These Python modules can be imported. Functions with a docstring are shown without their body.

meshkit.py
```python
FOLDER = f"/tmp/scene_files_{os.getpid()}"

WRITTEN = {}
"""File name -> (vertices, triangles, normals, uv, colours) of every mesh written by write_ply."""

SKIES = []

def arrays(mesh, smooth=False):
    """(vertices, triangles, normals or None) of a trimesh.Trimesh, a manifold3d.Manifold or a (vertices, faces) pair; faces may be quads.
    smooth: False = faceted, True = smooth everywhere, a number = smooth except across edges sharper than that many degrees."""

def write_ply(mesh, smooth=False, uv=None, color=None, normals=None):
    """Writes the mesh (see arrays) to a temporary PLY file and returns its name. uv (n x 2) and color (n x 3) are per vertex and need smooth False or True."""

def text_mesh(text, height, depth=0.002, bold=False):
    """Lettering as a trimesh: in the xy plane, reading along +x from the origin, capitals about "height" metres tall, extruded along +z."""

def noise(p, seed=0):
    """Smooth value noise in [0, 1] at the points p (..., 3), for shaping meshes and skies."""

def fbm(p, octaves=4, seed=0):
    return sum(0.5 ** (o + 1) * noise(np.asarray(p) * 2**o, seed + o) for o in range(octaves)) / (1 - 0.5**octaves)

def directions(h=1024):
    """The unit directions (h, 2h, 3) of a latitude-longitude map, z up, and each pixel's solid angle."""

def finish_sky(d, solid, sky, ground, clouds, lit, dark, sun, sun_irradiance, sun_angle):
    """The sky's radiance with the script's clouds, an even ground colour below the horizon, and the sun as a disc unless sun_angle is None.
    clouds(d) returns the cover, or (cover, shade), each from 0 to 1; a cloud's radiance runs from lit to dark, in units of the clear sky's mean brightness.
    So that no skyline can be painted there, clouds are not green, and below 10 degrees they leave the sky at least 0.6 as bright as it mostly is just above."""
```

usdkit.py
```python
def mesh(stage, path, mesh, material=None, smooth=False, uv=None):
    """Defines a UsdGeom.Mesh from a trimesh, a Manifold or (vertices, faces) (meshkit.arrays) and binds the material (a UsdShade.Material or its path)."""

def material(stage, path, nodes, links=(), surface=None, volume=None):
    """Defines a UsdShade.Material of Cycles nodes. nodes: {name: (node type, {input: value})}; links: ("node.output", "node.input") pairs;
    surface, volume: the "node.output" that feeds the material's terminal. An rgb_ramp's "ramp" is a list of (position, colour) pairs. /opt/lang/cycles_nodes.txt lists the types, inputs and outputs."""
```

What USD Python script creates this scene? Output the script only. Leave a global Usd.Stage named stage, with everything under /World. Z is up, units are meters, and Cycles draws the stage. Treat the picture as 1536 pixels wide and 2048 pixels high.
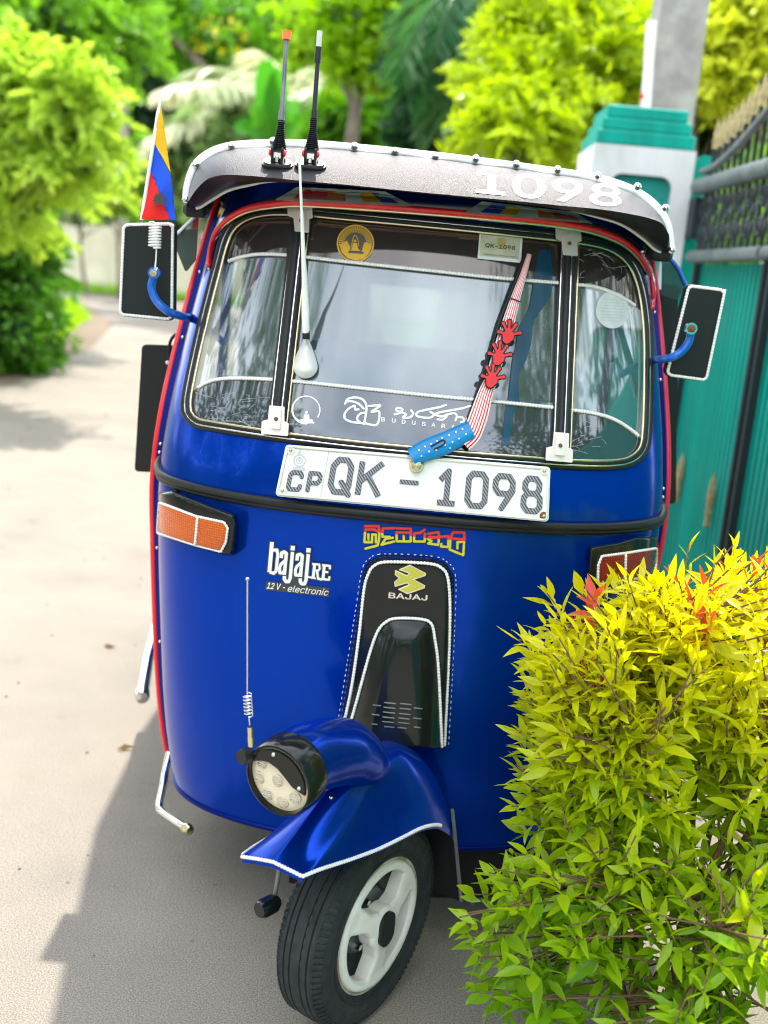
import math, random
import numpy as np, trimesh, shapely
from shapely.geometry import Polygon, LineString, Point, box as sbox
from shapely.ops import unary_union
from scipy.spatial import Delaunay, cKDTree
from pxr import Usd, UsdGeom, UsdLux, UsdShade, Gf, Sdf
import usdkit, meshkit

stage = Usd.Stage.CreateInMemory()
UsdGeom.SetStageUpAxis(stage, 'Z'); UsdGeom.SetStageMetersPerUnit(stage, 1.0)
UsdGeom.Xform.Define(stage, '/World'); UsdGeom.Scope.Define(stage, '/World/Looks')

# ------------------------------------------------------------------ camera, sky, sun, exposure
F, PITCH, ROLL, H = 2200.0, math.radians(12.4), math.radians(5.1), 1.44
EXPOSURE = 1.2
SUN = np.array([0.018, 0.50, 1.0]); SUN = SUN / np.linalg.norm(SUN)
SKY_STRENGTH, SUN_INTENSITY = 0.15, 0.78
FOCUS, FSTOP = 2.03, 3.3

_f = np.array([0, math.cos(PITCH), -math.sin(PITCH)]); _r0 = np.array([1.0, 0, 0]); _u0 = np.cross(_r0, _f)
CR = _r0 * math.cos(ROLL) + _u0 * math.sin(ROLL); CU = -_r0 * math.sin(ROLL) + _u0 * math.cos(ROLL); CD = _f
CP = np.array([0, 0, H])
cam = UsdGeom.Camera.Define(stage, '/World/camera')
mat4 = Gf.Matrix4d(*CR, 0, *CU, 0, *(-CD), 0, *CP, 1)
cam.AddTransformOp().Set(mat4)
cam.CreateHorizontalApertureAttr(36.0); cam.CreateVerticalApertureAttr(48.0)
cam.CreateFocalLengthAttr(F / 1536 * 36.0); cam.CreateFStopAttr(FSTOP); cam.CreateFocusDistanceAttr(FOCUS)
cam.CreateExposureAttr(EXPOSURE); cam.CreateClippingRangeAttr(Gf.Vec2f(0.05, 2000))

dome = UsdLux.DomeLight.Define(stage, '/World/sky')
dome.GetPrim().SetCustomDataByKey('kind', 'structure')
skym = usdkit.material(stage, '/World/Looks/sky_light', {
    's': ('sky_texture', {'sky_type': 'single_scattering', 'sun_disc': False, 'sun_elevation': math.asin(SUN[2]), 'sun_rotation': math.atan2(SUN[0], SUN[1])}),
    'tc': ('texture_coordinate', {}),
    'n': ('noise_texture', {'scale': 2.2, 'detail': 6.0, 'roughness': 0.55}),
    'r': ('rgb_ramp', {'ramp': [(0.30, (0.25, 0.25, 0.25)), (0.52, (0.55, 0.55, 0.55)), (0.72, (0.95, 0.95, 0.95))]}),
    'bw': ('rgb_to_bw', {}),
    'm': ('mix_color', {'b': (12.5, 12.7, 13.0), 'use_clamp': False}),
    'b': ('background_shader', {'strength': SKY_STRENGTH})},
    [('tc.generated', 'n.vector'), ('n.fac', 'r.fac'), ('r.color', 'bw.color'), ('bw.val', 'm.fac'), ('s.color', 'm.a'), ('m.result', 'b.color')], surface='b.background')
UsdShade.MaterialBindingAPI.Apply(dome.GetPrim()).Bind(skym)
sun = UsdLux.DistantLight.Define(stage, '/World/sun_light')
sun.CreateIntensityAttr(SUN_INTENSITY); sun.CreateAngleAttr(0.9); sun.CreateNormalizeAttr(True); sun.CreateColorAttr(Gf.Vec3f(1.0, 0.93, 0.82))
_z = SUN; _x = np.cross([0, 1, 0], _z); _x /= np.linalg.norm(_x); _y = np.cross(_z, _x)
sun.AddTransformOp().Set(Gf.Matrix4d(*_x, 0, *_y, 0, *_z, 0, 0, 0, 20, 1))

# ------------------------------------------------------------------ helpers
class T:
    def __init__(s, path, o): s.path, s.o = path, np.asarray(o, float)
_used = {}
def numbered(parent, name):
    k = parent + '/' + name; n = _used.get(k, 0); _used[k] = n + 1
    return k if n == 0 else '%s_%03d' % (k, n)
def keys(prim, label=None, cat=None, group=None, kind=None):
    for k, v in (('label', label), ('category', cat), ('group', group), ('kind', kind)):
        if v: prim.SetCustomDataByKey(k, v)
def thing(name, label, cat, loc=(0, 0, 0), group=None, kind=None):
    p = numbered('/World', name); x = UsdGeom.Xform.Define(stage, p); x.AddTranslateOp().Set(Gf.Vec3d(*map(float, loc)))
    keys(x.GetPrim(), label, cat, group, kind); return T(p, loc)
def arr(mesh):
    if isinstance(mesh, (tuple, list)):
        v, f = np.asarray(mesh[0], float), np.asarray(mesh[1], int)
        if f.shape[1] == 4: f = np.vstack([f[:, [0, 1, 2]], f[:, [0, 2, 3]]])
        return v, f
    return np.asarray(mesh.vertices, float), np.asarray(mesh.faces, int)
def part(name, mesh, mat, parent, smooth=35, label=None, kind=None):
    p = numbered(parent.path, name); v, f = arr(mesh)
    m = usdkit.mesh(stage, p, trimesh.Trimesh(v - parent.o, f, process=False), M[mat], smooth)
    keys(m.GetPrim(), label, None, None, kind); return T(p, parent.o)
def solo(name, mesh, mat, label, cat, group=None, kind=None, smooth=35):
    p = numbered('/World', name); v, f = arr(mesh)
    m = usdkit.mesh(stage, p, trimesh.Trimesh(v, f, process=False), M[mat], smooth)
    keys(m.GetPrim(), label, cat, group, kind); return T(p, (0, 0, 0))
def struct(name, mesh, mat, smooth=False, kind='structure'):
    return solo(name, mesh, mat, None, None, None, kind, smooth)
def copy_thing(src, label, loc, rotz=0, scale=1.0, group=None):
    name = src.path.rsplit('/', 1)[1].split('_0')[0]
    p = numbered('/World', name); x = UsdGeom.Xform.Define(stage, p)
    x.GetPrim().GetReferences().AddInternalReference(src.path)
    x.ClearXformOpOrder(); x.AddTranslateOp(opSuffix='place').Set(Gf.Vec3d(*map(float, loc))); x.AddRotateZOp().Set(rotz); x.AddScaleOp().Set(Gf.Vec3f(scale))
    x.GetPrim().SetInstanceable(True)
    keys(x.GetPrim(), label, None, group); return T(p, loc)

def cat(ms):
    vs, fs, n = [], [], 0
    for m in ms:
        v, f = arr(m); vs.append(v); fs.append(f + n); n += len(v)
    return np.vstack(vs), np.vstack(fs)
def box(c, s, bev=0.0):
    c, s = np.asarray(c, float), np.asarray(s, float)
    if bev <= 0:
        b = trimesh.creation.box(s); return b.vertices + c, b.faces
    pts = []
    for sx in (-1, 1):
        for sy in (-1, 1):
            for sz in (-1, 1):
                h = s / 2 * (sx, sy, sz); d = np.array([sx, sy, sz]) * bev
                pts += [h - d * (0, 1, 1), h - d * (1, 0, 1), h - d * (1, 1, 0)]
    b = trimesh.convex.convex_hull(np.array(pts)); return np.asarray(b.vertices) + c, b.faces
def frame(d):
    d = np.asarray(d, float); d = d / np.linalg.norm(d)
    a = np.array([0, 0, 1.0]) if abs(d[2]) < 0.9 else np.array([1.0, 0, 0])
    x = np.cross(a, d); x /= np.linalg.norm(x); return x, np.cross(d, x), d
def place(mesh, o, x, y, z):
    v, f = arr(mesh); return np.asarray(o) + v[:, :1] * x + v[:, 1:2] * y + v[:, 2:3] * z, f
def spline(pts, n=60, closed=False):
    p = np.asarray(pts, float); 
    if closed: q = np.vstack([p[-1], p, p[0], p[1]]); m = len(p)
    else: q = np.vstack([2 * p[0] - p[1], p, 2 * p[-1] - p[-2]]); m = len(p) - 1
    seg = np.linalg.norm(np.diff(q[1:m + 2], axis=0), axis=1); cum = np.concatenate([[0], np.cumsum(seg)])
    t = np.linspace(0, cum[-1], n, endpoint=not closed)
    i = np.clip(np.searchsorted(cum, t, 'right') - 1, 0, m - 1); u = ((t - cum[i]) / np.maximum(seg[i], 1e-9))[:, None]
    a, b, c, d = q[i], q[i + 1], q[i + 2], q[i + 3]
    return 0.5 * (2 * b + (c - a) * u + (2 * a - 5 * b + 4 * c - d) * u ** 2 + (3 * b - a - 3 * c + d) * u ** 3)
def tube(pts, r, n=8, closed=False, caps=True, squash=None):
    p = np.asarray(pts, float); m = len(p); r = np.broadcast_to(np.asarray(r, float), (m,))
    t = np.gradient(p, axis=0) if not closed else np.roll(p, -1, 0) - np.roll(p, 1, 0)
    t /= np.maximum(np.linalg.norm(t, axis=1, keepdims=True), 1e-12)
    x = frame(t[0])[0]; xs = []
    for k in range(m):
        x = x - t[k] * (x @ t[k]); x = x / max(np.linalg.norm(x), 1e-9); xs.append(x)
    xs = np.array(xs); ys = np.cross(t, xs)
    a = np.linspace(0, 2 * np.pi, n, endpoint=False)
    v = p[:, None] + r[:, None, None] * (np.cos(a)[None, :, None] * xs[:, None] + np.sin(a)[None, :, None] * ys[:, None])
    v = v.reshape(-1, 3); f = []
    i, j = np.meshgrid(np.arange(m if closed else m - 1), np.arange(n), indexing='ij'); i2 = (i + 1) % m; j2 = (j + 1) % n
    f = np.stack([i * n + j, i * n + j2, i2 * n + j2, i2 * n + j], -1).reshape(-1, 4)
    f = np.vstack([f[:, [0, 1, 2]], f[:, [0, 2, 3]]])
    if caps and not closed:
        k = len(v); v = np.vstack([v, p[0], p[-1]]); jj = np.arange(n)
        f = np.vstack([f, np.stack([np.full(n, k), (jj + 1) % n, jj], 1), np.stack([np.full(n, k + 1), (m - 1) * n + jj, (m - 1) * n + (jj + 1) % n], 1)])
    return v, f
def rope(pts, r=0.0028, twist=0.0065):
    p = np.asarray(pts, float); L = np.linalg.norm(np.diff(p, axis=0), axis=1).sum()
    q = spline(p, max(12, int(L / (twist / 4)))); s = np.concatenate([[0], np.cumsum(np.linalg.norm(np.diff(q, axis=0), axis=1))])
    return tube(q, r * (1 + 0.22 * np.sin(2 * np.pi * s / twist)), 7)
def coil(a, b, R, turns, r):
    a, b = np.asarray(a), np.asarray(b); x, y, z = frame(b - a); t = np.linspace(0, 1, int(turns * 14))
    th = t * turns * 2 * np.pi
    return tube(a + (b - a) * t[:, None] + R * (np.cos(th)[:, None] * x + np.sin(th)[:, None] * y), r, 6)
def lathe(profile, o, axis, n=32, x=None):
    """profile: (radius, height) pairs along the axis"""
    pr = np.asarray(profile, float); X, Y, Z = frame(axis); a = np.linspace(0, 2 * np.pi, n, endpoint=False)
    v = np.asarray(o) + pr[:, 0][:, None, None] * (np.cos(a)[None, :, None] * X + np.sin(a)[None, :, None] * Y) + pr[:, 1][:, None, None] * Z
    m = len(pr); i, j = np.meshgrid(np.arange(m - 1), np.arange(n), indexing='ij'); j2 = (j + 1) % n
    f = np.stack([i * n + j, i * n + j2, (i + 1) * n + j2, (i + 1) * n + j], -1).reshape(-1, 4)
    return v.reshape(-1, 3), np.vstack([f[:, [0, 1, 2]], f[:, [0, 2, 3]]])
def grid(P, flip=False):
    m, n = P.shape[:2]; i, j = np.meshgrid(np.arange(m - 1), np.arange(n - 1), indexing='ij')
    f = np.stack([i * n + j, i * n + j + 1, (i + 1) * n + j + 1, (i + 1) * n + j], -1).reshape(-1, 4)
    f = np.vstack([f[:, [0, 1, 2]], f[:, [0, 2, 3]]])
    return P.reshape(-1, 3), f[:, ::-1] if flip else f
def loft(curves, n=80):
    return grid(np.array([spline(c, n) for c in curves]))
def ball(c, r, sub=2, s=(1, 1, 1)):
    b = trimesh.creation.icosphere(sub, r); return b.vertices * s + np.asarray(c), b.faces
def extrude(poly, depth):
    out = []
    for g in getattr(poly, 'geoms', [poly]):
        if g.area > 0: out.append(trimesh.creation.extrude_polygon(g, depth, engine='earcut'))
    return cat(out)

# picture pixel (1536 x 2048) -> direction; used like a survey to measure where on a surface a mark sits
def rays(px, py):
    px, py = np.asarray(px, float), np.asarray(py, float)
    return CD + CR * ((px - 768) / F)[..., None] + CU * ((1024 - py) / F)[..., None]
def at(px, py, Y):
    d = rays(px, py); return CP + d * (np.asarray(Y) / d[..., 1])[..., None]
def atz(px, py, z):
    d = rays(px, py); return CP + d * ((z - H) / d[..., 2])[..., None]
def proj(p):
    q = np.asarray(p, float) - CP; z = q @ CD
    return np.stack([768 + F * (q @ CR) / z, 1024 - F * (q @ CU) / z], -1)

X0 = 0.053                                  # the vehicle's centre line
_zk = np.array([.10, .20, .30, .45, .60, .80, .92, 1.00, 1.10, 1.20, 1.40, 1.54, 1.64])
_yk = np.array([2.165, 2.148, 2.136, 2.120, 2.109, 2.10, 2.095, 2.097, 2.115, 2.148, 2.225, 2.275, 2.315])
_wk = np.array([.475, .508, .532, .550, .560, .572, .577, .574, .566, .555, .527, .500, .470]) - .024
from scipy.interpolate import PchipInterpolator
y0f, wf = PchipInterpolator(_zk, _yk), PchipInterpolator(_zk, _wk)
BU, NE = 0.31, 2.35
def S(x, z):
    z = np.clip(z, .1, 1.64); q = np.clip(np.abs(x - X0) / wf(z), 0, 0.9999)
    return y0f(z) + BU * (1 - (1 - q ** NE) ** (1 / NE))
def hit(px, py, off=0.0, surf=S):
    d = rays(px, py); t = np.full(d.shape[:-1], 2.1)
    for _ in range(60):
        p = CP + d * t[..., None]; t = t + 0.7 * (surf(p[..., 0], p[..., 2]) - p[..., 1]) / d[..., 1]
    n = d / np.linalg.norm(d, axis=-1, keepdims=True)
    return CP + d * t[..., None] - n * np.asarray(off)[..., None]
class MeshSurf:
    def __init__(s, mesh):
        v, f = arr(mesh); s.m = trimesh.Trimesh(v, f, process=False)
    def __call__(s, px, py, off=0.0):
        px, py = np.broadcast_arrays(np.asarray(px, float), np.asarray(py, float)); d = rays(px.ravel(), py.ravel())
        loc, ir, _ = s.m.ray.intersects_location(np.tile(CP, (len(d), 1)), d, multiple_hits=False)
        t = np.full(len(d), np.nan); t[ir] = (loc - CP)[:, 1] / d[ir, 1]
        if np.isnan(t).any():
            good = ~np.isnan(t); pts = np.stack([px.ravel(), py.ravel()], 1)
            if good.any():
                _, k = cKDTree(pts[good]).query(pts[~good]); t[~good] = t[good][k]
            else: t[:] = 2.1
        n = d / np.linalg.norm(d, axis=1, keepdims=True); o = np.broadcast_to(np.asarray(off, float), px.shape).ravel()
        return (CP + d * t[:, None] - n * o[:, None]).reshape(px.shape + (3,))
def slab(poly, o0, o1, h=hit, edge=16):
    """An outline on a surface made into a plate that stands from o0 to o1 proud of it."""
    out = []
    for g in getattr(poly, 'geoms', [poly]):
        if g.is_empty or g.area < 0.5: continue
        m = trimesh.creation.extrude_polygon(g.simplify(0.15), 1.0, engine='earcut')
        v, f = trimesh.remesh.subdivide_to_size(m.vertices * (1, 1, 1), m.faces, edge, max_iter=12)
        out.append((h(v[:, 0], v[:, 1], o0 + (o1 - o0) * v[:, 2]), f[:, ::-1]))
    return cat(out)
def sheet(poly, off, h=hit, step=14):
    v2, tri = fill(poly, step); return h(v2[:, 0], v2[:, 1], np.full(len(v2), off)), tri
def fill(poly, step, rings=()):
    pts = []
    def ring(g):
        for r in [g.exterior, *g.interiors]:
            n = max(8, int(r.length / step)); pts.append(np.array([r.interpolate(k / n, normalized=True).coords[0] for k in range(n)]))
            pts.append(np.array(r.coords[:-1]))
    ring(poly)
    for d in rings:
        q = poly.buffer(-d)
        for g in getattr(q, 'geoms', [q]):
            if not g.is_empty: ring(g)
    x0, y0, x1, y1 = poly.bounds; gx, gy = np.meshgrid(np.arange(x0 + step / 2, x1, step), np.arange(y0 + step / 2, y1, step)); gx = gx + (np.arange(gx.shape[0]) % 2)[:, None] * step / 2
    inner = poly.buffer(-max([step * 0.45, *[d + step * .4 for d in rings]])); ok = shapely.contains_xy(inner, gx.ravel(), gy.ravel()); pts.append(np.stack([gx.ravel()[ok], gy.ravel()[ok]], 1))
    p = np.unique(np.round(np.vstack(pts), 2), axis=0); tri = Delaunay(p).simplices; c = p[tri].mean(1)
    tri = tri[shapely.contains_xy(poly.buffer(0.02), c[:, 0], c[:, 1])]
    a, b, cc = p[tri[:, 0]], p[tri[:, 1]], p[tri[:, 2]]; cr = (b[:, 0] - a[:, 0]) * (cc[:, 1] - a[:, 1]) - (b[:, 1] - a[:, 1]) * (cc[:, 0] - a[:, 0])
    tri[cr > 0] = tri[cr > 0][:, ::-1]
    return p, tri[np.abs(cr) > 1e-3]
def stroke(pts, w, smooth=True):
    p = spline(pts, 12 * len(pts)) if smooth and len(pts) > 2 else np.asarray(pts, float)
    return LineString(p).buffer(w / 2)
def quadmap(uv, TL, TR, BR, BL):
    TL, TR, BR, BL = map(np.asarray, (TL, TR, BR, BL)); u, v = uv[:, :1], uv[:, 1:]
    return (1 - v) * ((1 - u) * BL + u * BR) + v * ((1 - u) * TL + u * TR)
def text_on(text, TL, TR, BR, BL, o0, o1, h=hit, bold=True, shear=0.0):
    m = meshkit.text_mesh(text, 1.0, 0.1, bold); v = np.array(m.vertices); v[:, 0] += shear * v[:, 1]
    lo, hi = v.min(0), v.max(0); uv = (v[:, :2] - lo[:2]) / (hi - lo)[:2]; q = quadmap(uv, TL, TR, BR, BL); v3, f3 = trimesh.remesh.subdivide_to_size(np.c_[q, (v[:, 2] > 0.05) * 1.0], np.asarray(m.faces), 14, max_iter=12)
    return h(v3[:, 0], v3[:, 1], o0 + (o1 - o0) * v3[:, 2]), f3
def rope_on(px, off=0.003, r=0.0028, h=hit, n=60):
    q = spline(px, n); return rope(h(q[:, 0], q[:, 1], np.full(len(q), off)), r)
def zp(pts, ox, oy, s):
    return [(ox + x / s, oy + y / s) for x, y in pts]

# ------------------------------------------------------------------ materials
M = {}
def mat(name, col, rough=0.5, metal=0.0, coat=0.0, var=0.0, scale=8.0, bump=0.0, bscale=200.0, spec=0.5, col2=None, coat_rough=0.03, sheen=0.0, trans=0.0, detail=3.0, stretch=None):
    nodes = {'p': ('principled_bsdf', {'base_color': col, 'roughness': rough, 'metallic': metal, 'coat_weight': coat, 'coat_roughness': coat_rough, 'specular_ior_level': spec, 'transmission_weight': trans, 'sheen_weight': sheen})}
    links = []
    if var > 0 or col2:
        c2 = col2 or tuple(c * (1 - var) for c in col); c1 = col if col2 else tuple(min(1, c * (1 + var)) for c in col)
        nodes['tc'] = ('texture_coordinate', {}); nodes['n'] = ('noise_texture', {'scale': scale, 'detail': detail, 'roughness': 0.6})
        nodes['r'] = ('rgb_ramp', {'ramp': [(0.32, c2), (0.68, c1)]})
        links += [('n.fac', 'r.fac'), ('r.color', 'p.base_color')]
        if stretch: nodes['mp'] = ('mapping', {'scale': stretch}); links += [('tc.object', 'mp.vector'), ('mp.vector', 'n.vector')]
        else: links += [('tc.object', 'n.vector')]
        nodes['mr'] = ('map_range', {'from_min': 0.3, 'from_max': 0.7, 'to_min': max(0.02, rough * 0.85), 'to_max': min(1, rough * 1.2)}); links += [('n.fac', 'mr.value'), ('mr.result', 'p.roughness')]
    if bump > 0:
        nodes.setdefault('tc', ('texture_coordinate', {})); nodes['bn'] = ('noise_texture', {'scale': bscale, 'detail': 4.0}); nodes['b'] = ('bump', {'strength': bump, 'distance': 0.002})
        links += [('tc.object', 'bn.vector'), ('bn.fac', 'b.height'), ('b.normal', 'p.normal')]
    M[name] = usdkit.material(stage, '/World/Looks/' + name, nodes, links, surface='p.BSDF')
def leafmat(name, stops, trans=0.35, rough=0.4, tcol=None, byz=None, veins=False, spec=0.5):
    """stops: colours across the leaves; byz=(z0,z1) shifts older leaves below to new growth above"""
    nodes = {'g': ('geometry', {}), 'oi': ('object_info', {}), 'r': ('rgb_ramp', {'ramp': stops}), 'p': ('principled_bsdf', {'roughness': rough, 'specular_ior_level': spec}), 't': ('translucent_bsdf', {}), 'm': ('mix_closure', {'fac': trans}),
             'a': ('math', {'math_type': 'add'}), 'fr': ('math', {'math_type': 'fraction'}), 'br': ('hsv', {'saturation': 1.05, 'value': 1.5})}
    links = [('g.random_per_island', 'a.value1'), ('oi.random', 'a.value2'), ('a.value', 'fr.value1'), ('p.BSDF', 'm.closure1'), ('t.BSDF', 'm.closure2'), ('r.color', 'p.base_color'), ('r.color', 'br.color'), ('br.color', 't.color')]
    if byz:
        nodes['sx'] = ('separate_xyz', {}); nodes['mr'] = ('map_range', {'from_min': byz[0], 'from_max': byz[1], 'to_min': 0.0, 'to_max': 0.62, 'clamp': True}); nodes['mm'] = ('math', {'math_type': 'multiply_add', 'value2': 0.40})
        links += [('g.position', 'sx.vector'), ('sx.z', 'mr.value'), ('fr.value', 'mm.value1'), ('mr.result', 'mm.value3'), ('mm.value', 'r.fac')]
    else: links += [('fr.value', 'r.fac')]
    M[name] = usdkit.material(stage, '/World/Looks/' + name, nodes, links, surface='m.closure')
def pane(name, tint, gloss, glosscol=(1, 1, 1), rough=0.015, haze=0.0, hazecol=(.5, .5, .5), bump=0.0):
    nodes = {'t': ('transparent_bsdf', {'color': tint}), 'g': ('glossy_bsdf', {'color': glosscol, 'roughness': rough}), 'd': ('diffuse_bsdf', {'color': hazecol}), 'm0': ('mix_closure', {'fac': haze}), 'm': ('mix_closure', {'fac': gloss})}
    links = [('t.BSDF', 'm0.closure1'), ('d.BSDF', 'm0.closure2'), ('m0.closure', 'm.closure1'), ('g.BSDF', 'm.closure2')]
    if bump:
        nodes['tc'] = ('texture_coordinate', {}); nodes['n'] = ('noise_texture', {'scale': 5.0, 'detail': 1.0}); nodes['b'] = ('bump', {'strength': bump, 'distance': 0.01}); links += [('tc.object', 'n.vector'), ('n.fac', 'b.height'), ('b.normal', 'g.normal')]
    M[name] = usdkit.material(stage, '/World/Looks/' + name, nodes, links, surface='m.closure')

mat('blue_paint', (0.0, 0.038, 0.37), 0.20, metal=0.76, spec=.12, coat=.12, bump=0.006, bscale=160)
mat('dark_blue', (0.0, 0.010, 0.15), 0.3, metal=.6, spec=.2)
mat('arm_blue', (0.0, 0.10, 0.48), 0.3, coat=0.6)
mat('star_blue', (0.0, 0.21, 0.50), 0.4)
mat('red', (0.72, 0.006, 0.012), 0.35, coat=0.5)
mat('hand_red', (0.62, 0.006, 0.006), 0.4)
mat('pink_red', (0.62, 0.008, 0.06), 0.35, coat=0.4)
mat('orange', (0.80, 0.16, 0.02), 0.4)
mat('yellow', (0.80, 0.42, 0.01), 0.45)
mat('flag_yellow', (0.85, 0.45, 0.005), 0.7); mat('flag_blue', (0.0, 0.07, 0.62), 0.7); mat('flag_red', (0.70, 0.004, 0.004), 0.7)
mat('yellow_green', (0.55, 0.52, 0.03), 0.5)
mat('white', (0.80, 0.80, 0.78), 0.45)
mat('faded_white', (0.46, 0.45, 0.45), 0.5, var=.12, scale=60)
mat('white_soft', (0.74, 0.75, 0.76), 0.35, var=0.06, scale=30)
mat('rope_white', (0.82, 0.81, 0.78), 0.8, bump=0.4, bscale=900)
mat('wheel_white', (0.80, 0.80, 0.76), 0.35, coat=0.3, col2=(0.70, 0.68, 0.61), scale=14)
mat('rim_worn', (0.55, 0.54, 0.46), 0.5, col2=(0.30, 0.20, 0.12), scale=26)
mat('black_rubber', (0.008, 0.009, 0.010), 0.42, spec=.35, bump=0.1, bscale=300)
mat('black_gloss', (0.004, 0.0055, 0.0055), 0.14, coat=0.2, spec=.3)
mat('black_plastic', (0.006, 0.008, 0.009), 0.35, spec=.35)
mat('mirror_back', (0.005, 0.009, 0.009), 0.5, spec=.3, bump=0.15, bscale=500)
mat('tyre_rubber', (0.011, 0.016, 0.018), 0.6, spec=.4, col2=(0.020, 0.026, 0.027), scale=35, bump=0.25, bscale=150)
mat('tyre_grey', (0.11, 0.12, 0.12), 0.8)
mat('chrome', (0.80, 0.80, 0.78), 0.13, metal=1.0)
mat('gold_chrome', (0.72, 0.62, 0.40), 0.2, metal=1.0)
mat('emblem_gold', (0.60, 0.66, 0.13), 0.15, metal=1.0)
mat('bracket', (0.78, 0.70, 0.66), 0.35, metal=0.3)
mat('bolt', (0.45, 0.36, 0.26), 0.35, metal=1.0)
mat('rust', (0.16, 0.07, 0.035), 0.8)
mat('grey_metal', (0.22, 0.24, 0.24), 0.45, metal=0.6, col2=(0.10, 0.12, 0.12), scale=20)
mat('plate_white', (0.86, 0.87, 0.85), 0.35, col2=(0.78, 0.79, 0.76), scale=10)
mat('plate_edge', (0.70, 0.68, 0.60), 0.3, metal=0.3)
mat('faint_grey', (0.50, 0.51, 0.50), 0.5)
mat('mid_grey', (0.10, 0.10, 0.11), 0.5)
mat('sticker_gold', (0.72, 0.40, 0.01), 0.45); mat('sticker_dark', (0.09, 0.07, 0.06), 0.5); mat('sticker_black', (0.03, 0.032, 0.036), 0.45)
mat('licence_cream', (0.58, 0.57, 0.42), 0.45, col2=(0.48, 0.46, 0.33), scale=40)
mat('lens_cream', (0.70, 0.62, 0.46), 0.12, coat=1.0)
mat('lens_cell', (0.62, 0.56, 0.44), 0.08, metal=0.5, coat=1.0)
mat('disc_white', (0.72, 0.73, 0.72), 0.6, col2=(0.55, 0.57, 0.57), scale=30)
mat('seat_vinyl', (0.03, 0.05, 0.12), 0.5); mat('canopy_black', (0.012, 0.012, 0.013), 0.6); mat('cabin_grey', (0.16, 0.17, 0.17), 0.7)
mat('teal_paint', (0.0, 0.36, 0.28), 0.45, spec=.2, col2=(0.0, 0.26, 0.20), scale=9, bump=0.1, bscale=60, stretch=(1, 1, .12))
mat('teal_rough', (0.0, 0.28, 0.23), 0.7, col2=(0.0, 0.20, 0.165), scale=30, bump=1.0, bscale=38)
mat('pillar_white', (0.74, 0.75, 0.75), 0.6, col2=(0.55, 0.56, 0.54), scale=7, detail=8, stretch=(1, 1, .3), bump=0.12, bscale=90)
mat('gate_iron', (0.008, 0.016, 0.019), 0.45)
mat('rail_grey', (0.20, 0.22, 0.215), 0.45, metal=0.2, col2=(0.09, 0.11, 0.11), scale=9)
mat('gold_paint', (0.52, 0.40, 0.16), 0.45, metal=0.3)
mat('gold_worn', (0.55, 0.44, 0.20), 0.5, metal=0.2, col2=(0.30, 0.24, 0.12), scale=60)
mat('concrete_pole', (0.40, 0.39, 0.36), 0.85, col2=(0.20, 0.19, 0.18), scale=7, bump=0.3, bscale=60, detail=8)
mat('pipe_white', (0.80, 0.79, 0.78), 0.4, var=0.06, scale=6)
mat('wall_cream', (0.62, 0.57, 0.43), 0.85, col2=(0.42, 0.40, 0.29), scale=0.9, bump=0.2, bscale=20, detail=8)
mat('wall_joint', (0.42, 0.33, 0.26), 0.85)
mat('bark', (0.20, 0.16, 0.12), 0.9, col2=(0.09, 0.07, 0.05), scale=5, bump=0.6, bscale=25)
mat('bark_pale', (0.40, 0.37, 0.30), 0.9, col2=(0.24, 0.22, 0.17), scale=4, bump=0.5, bscale=20)
mat('twig', (0.21, 0.115, 0.06), 0.7, col2=(0.12, 0.07, 0.045), scale=30)
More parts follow.
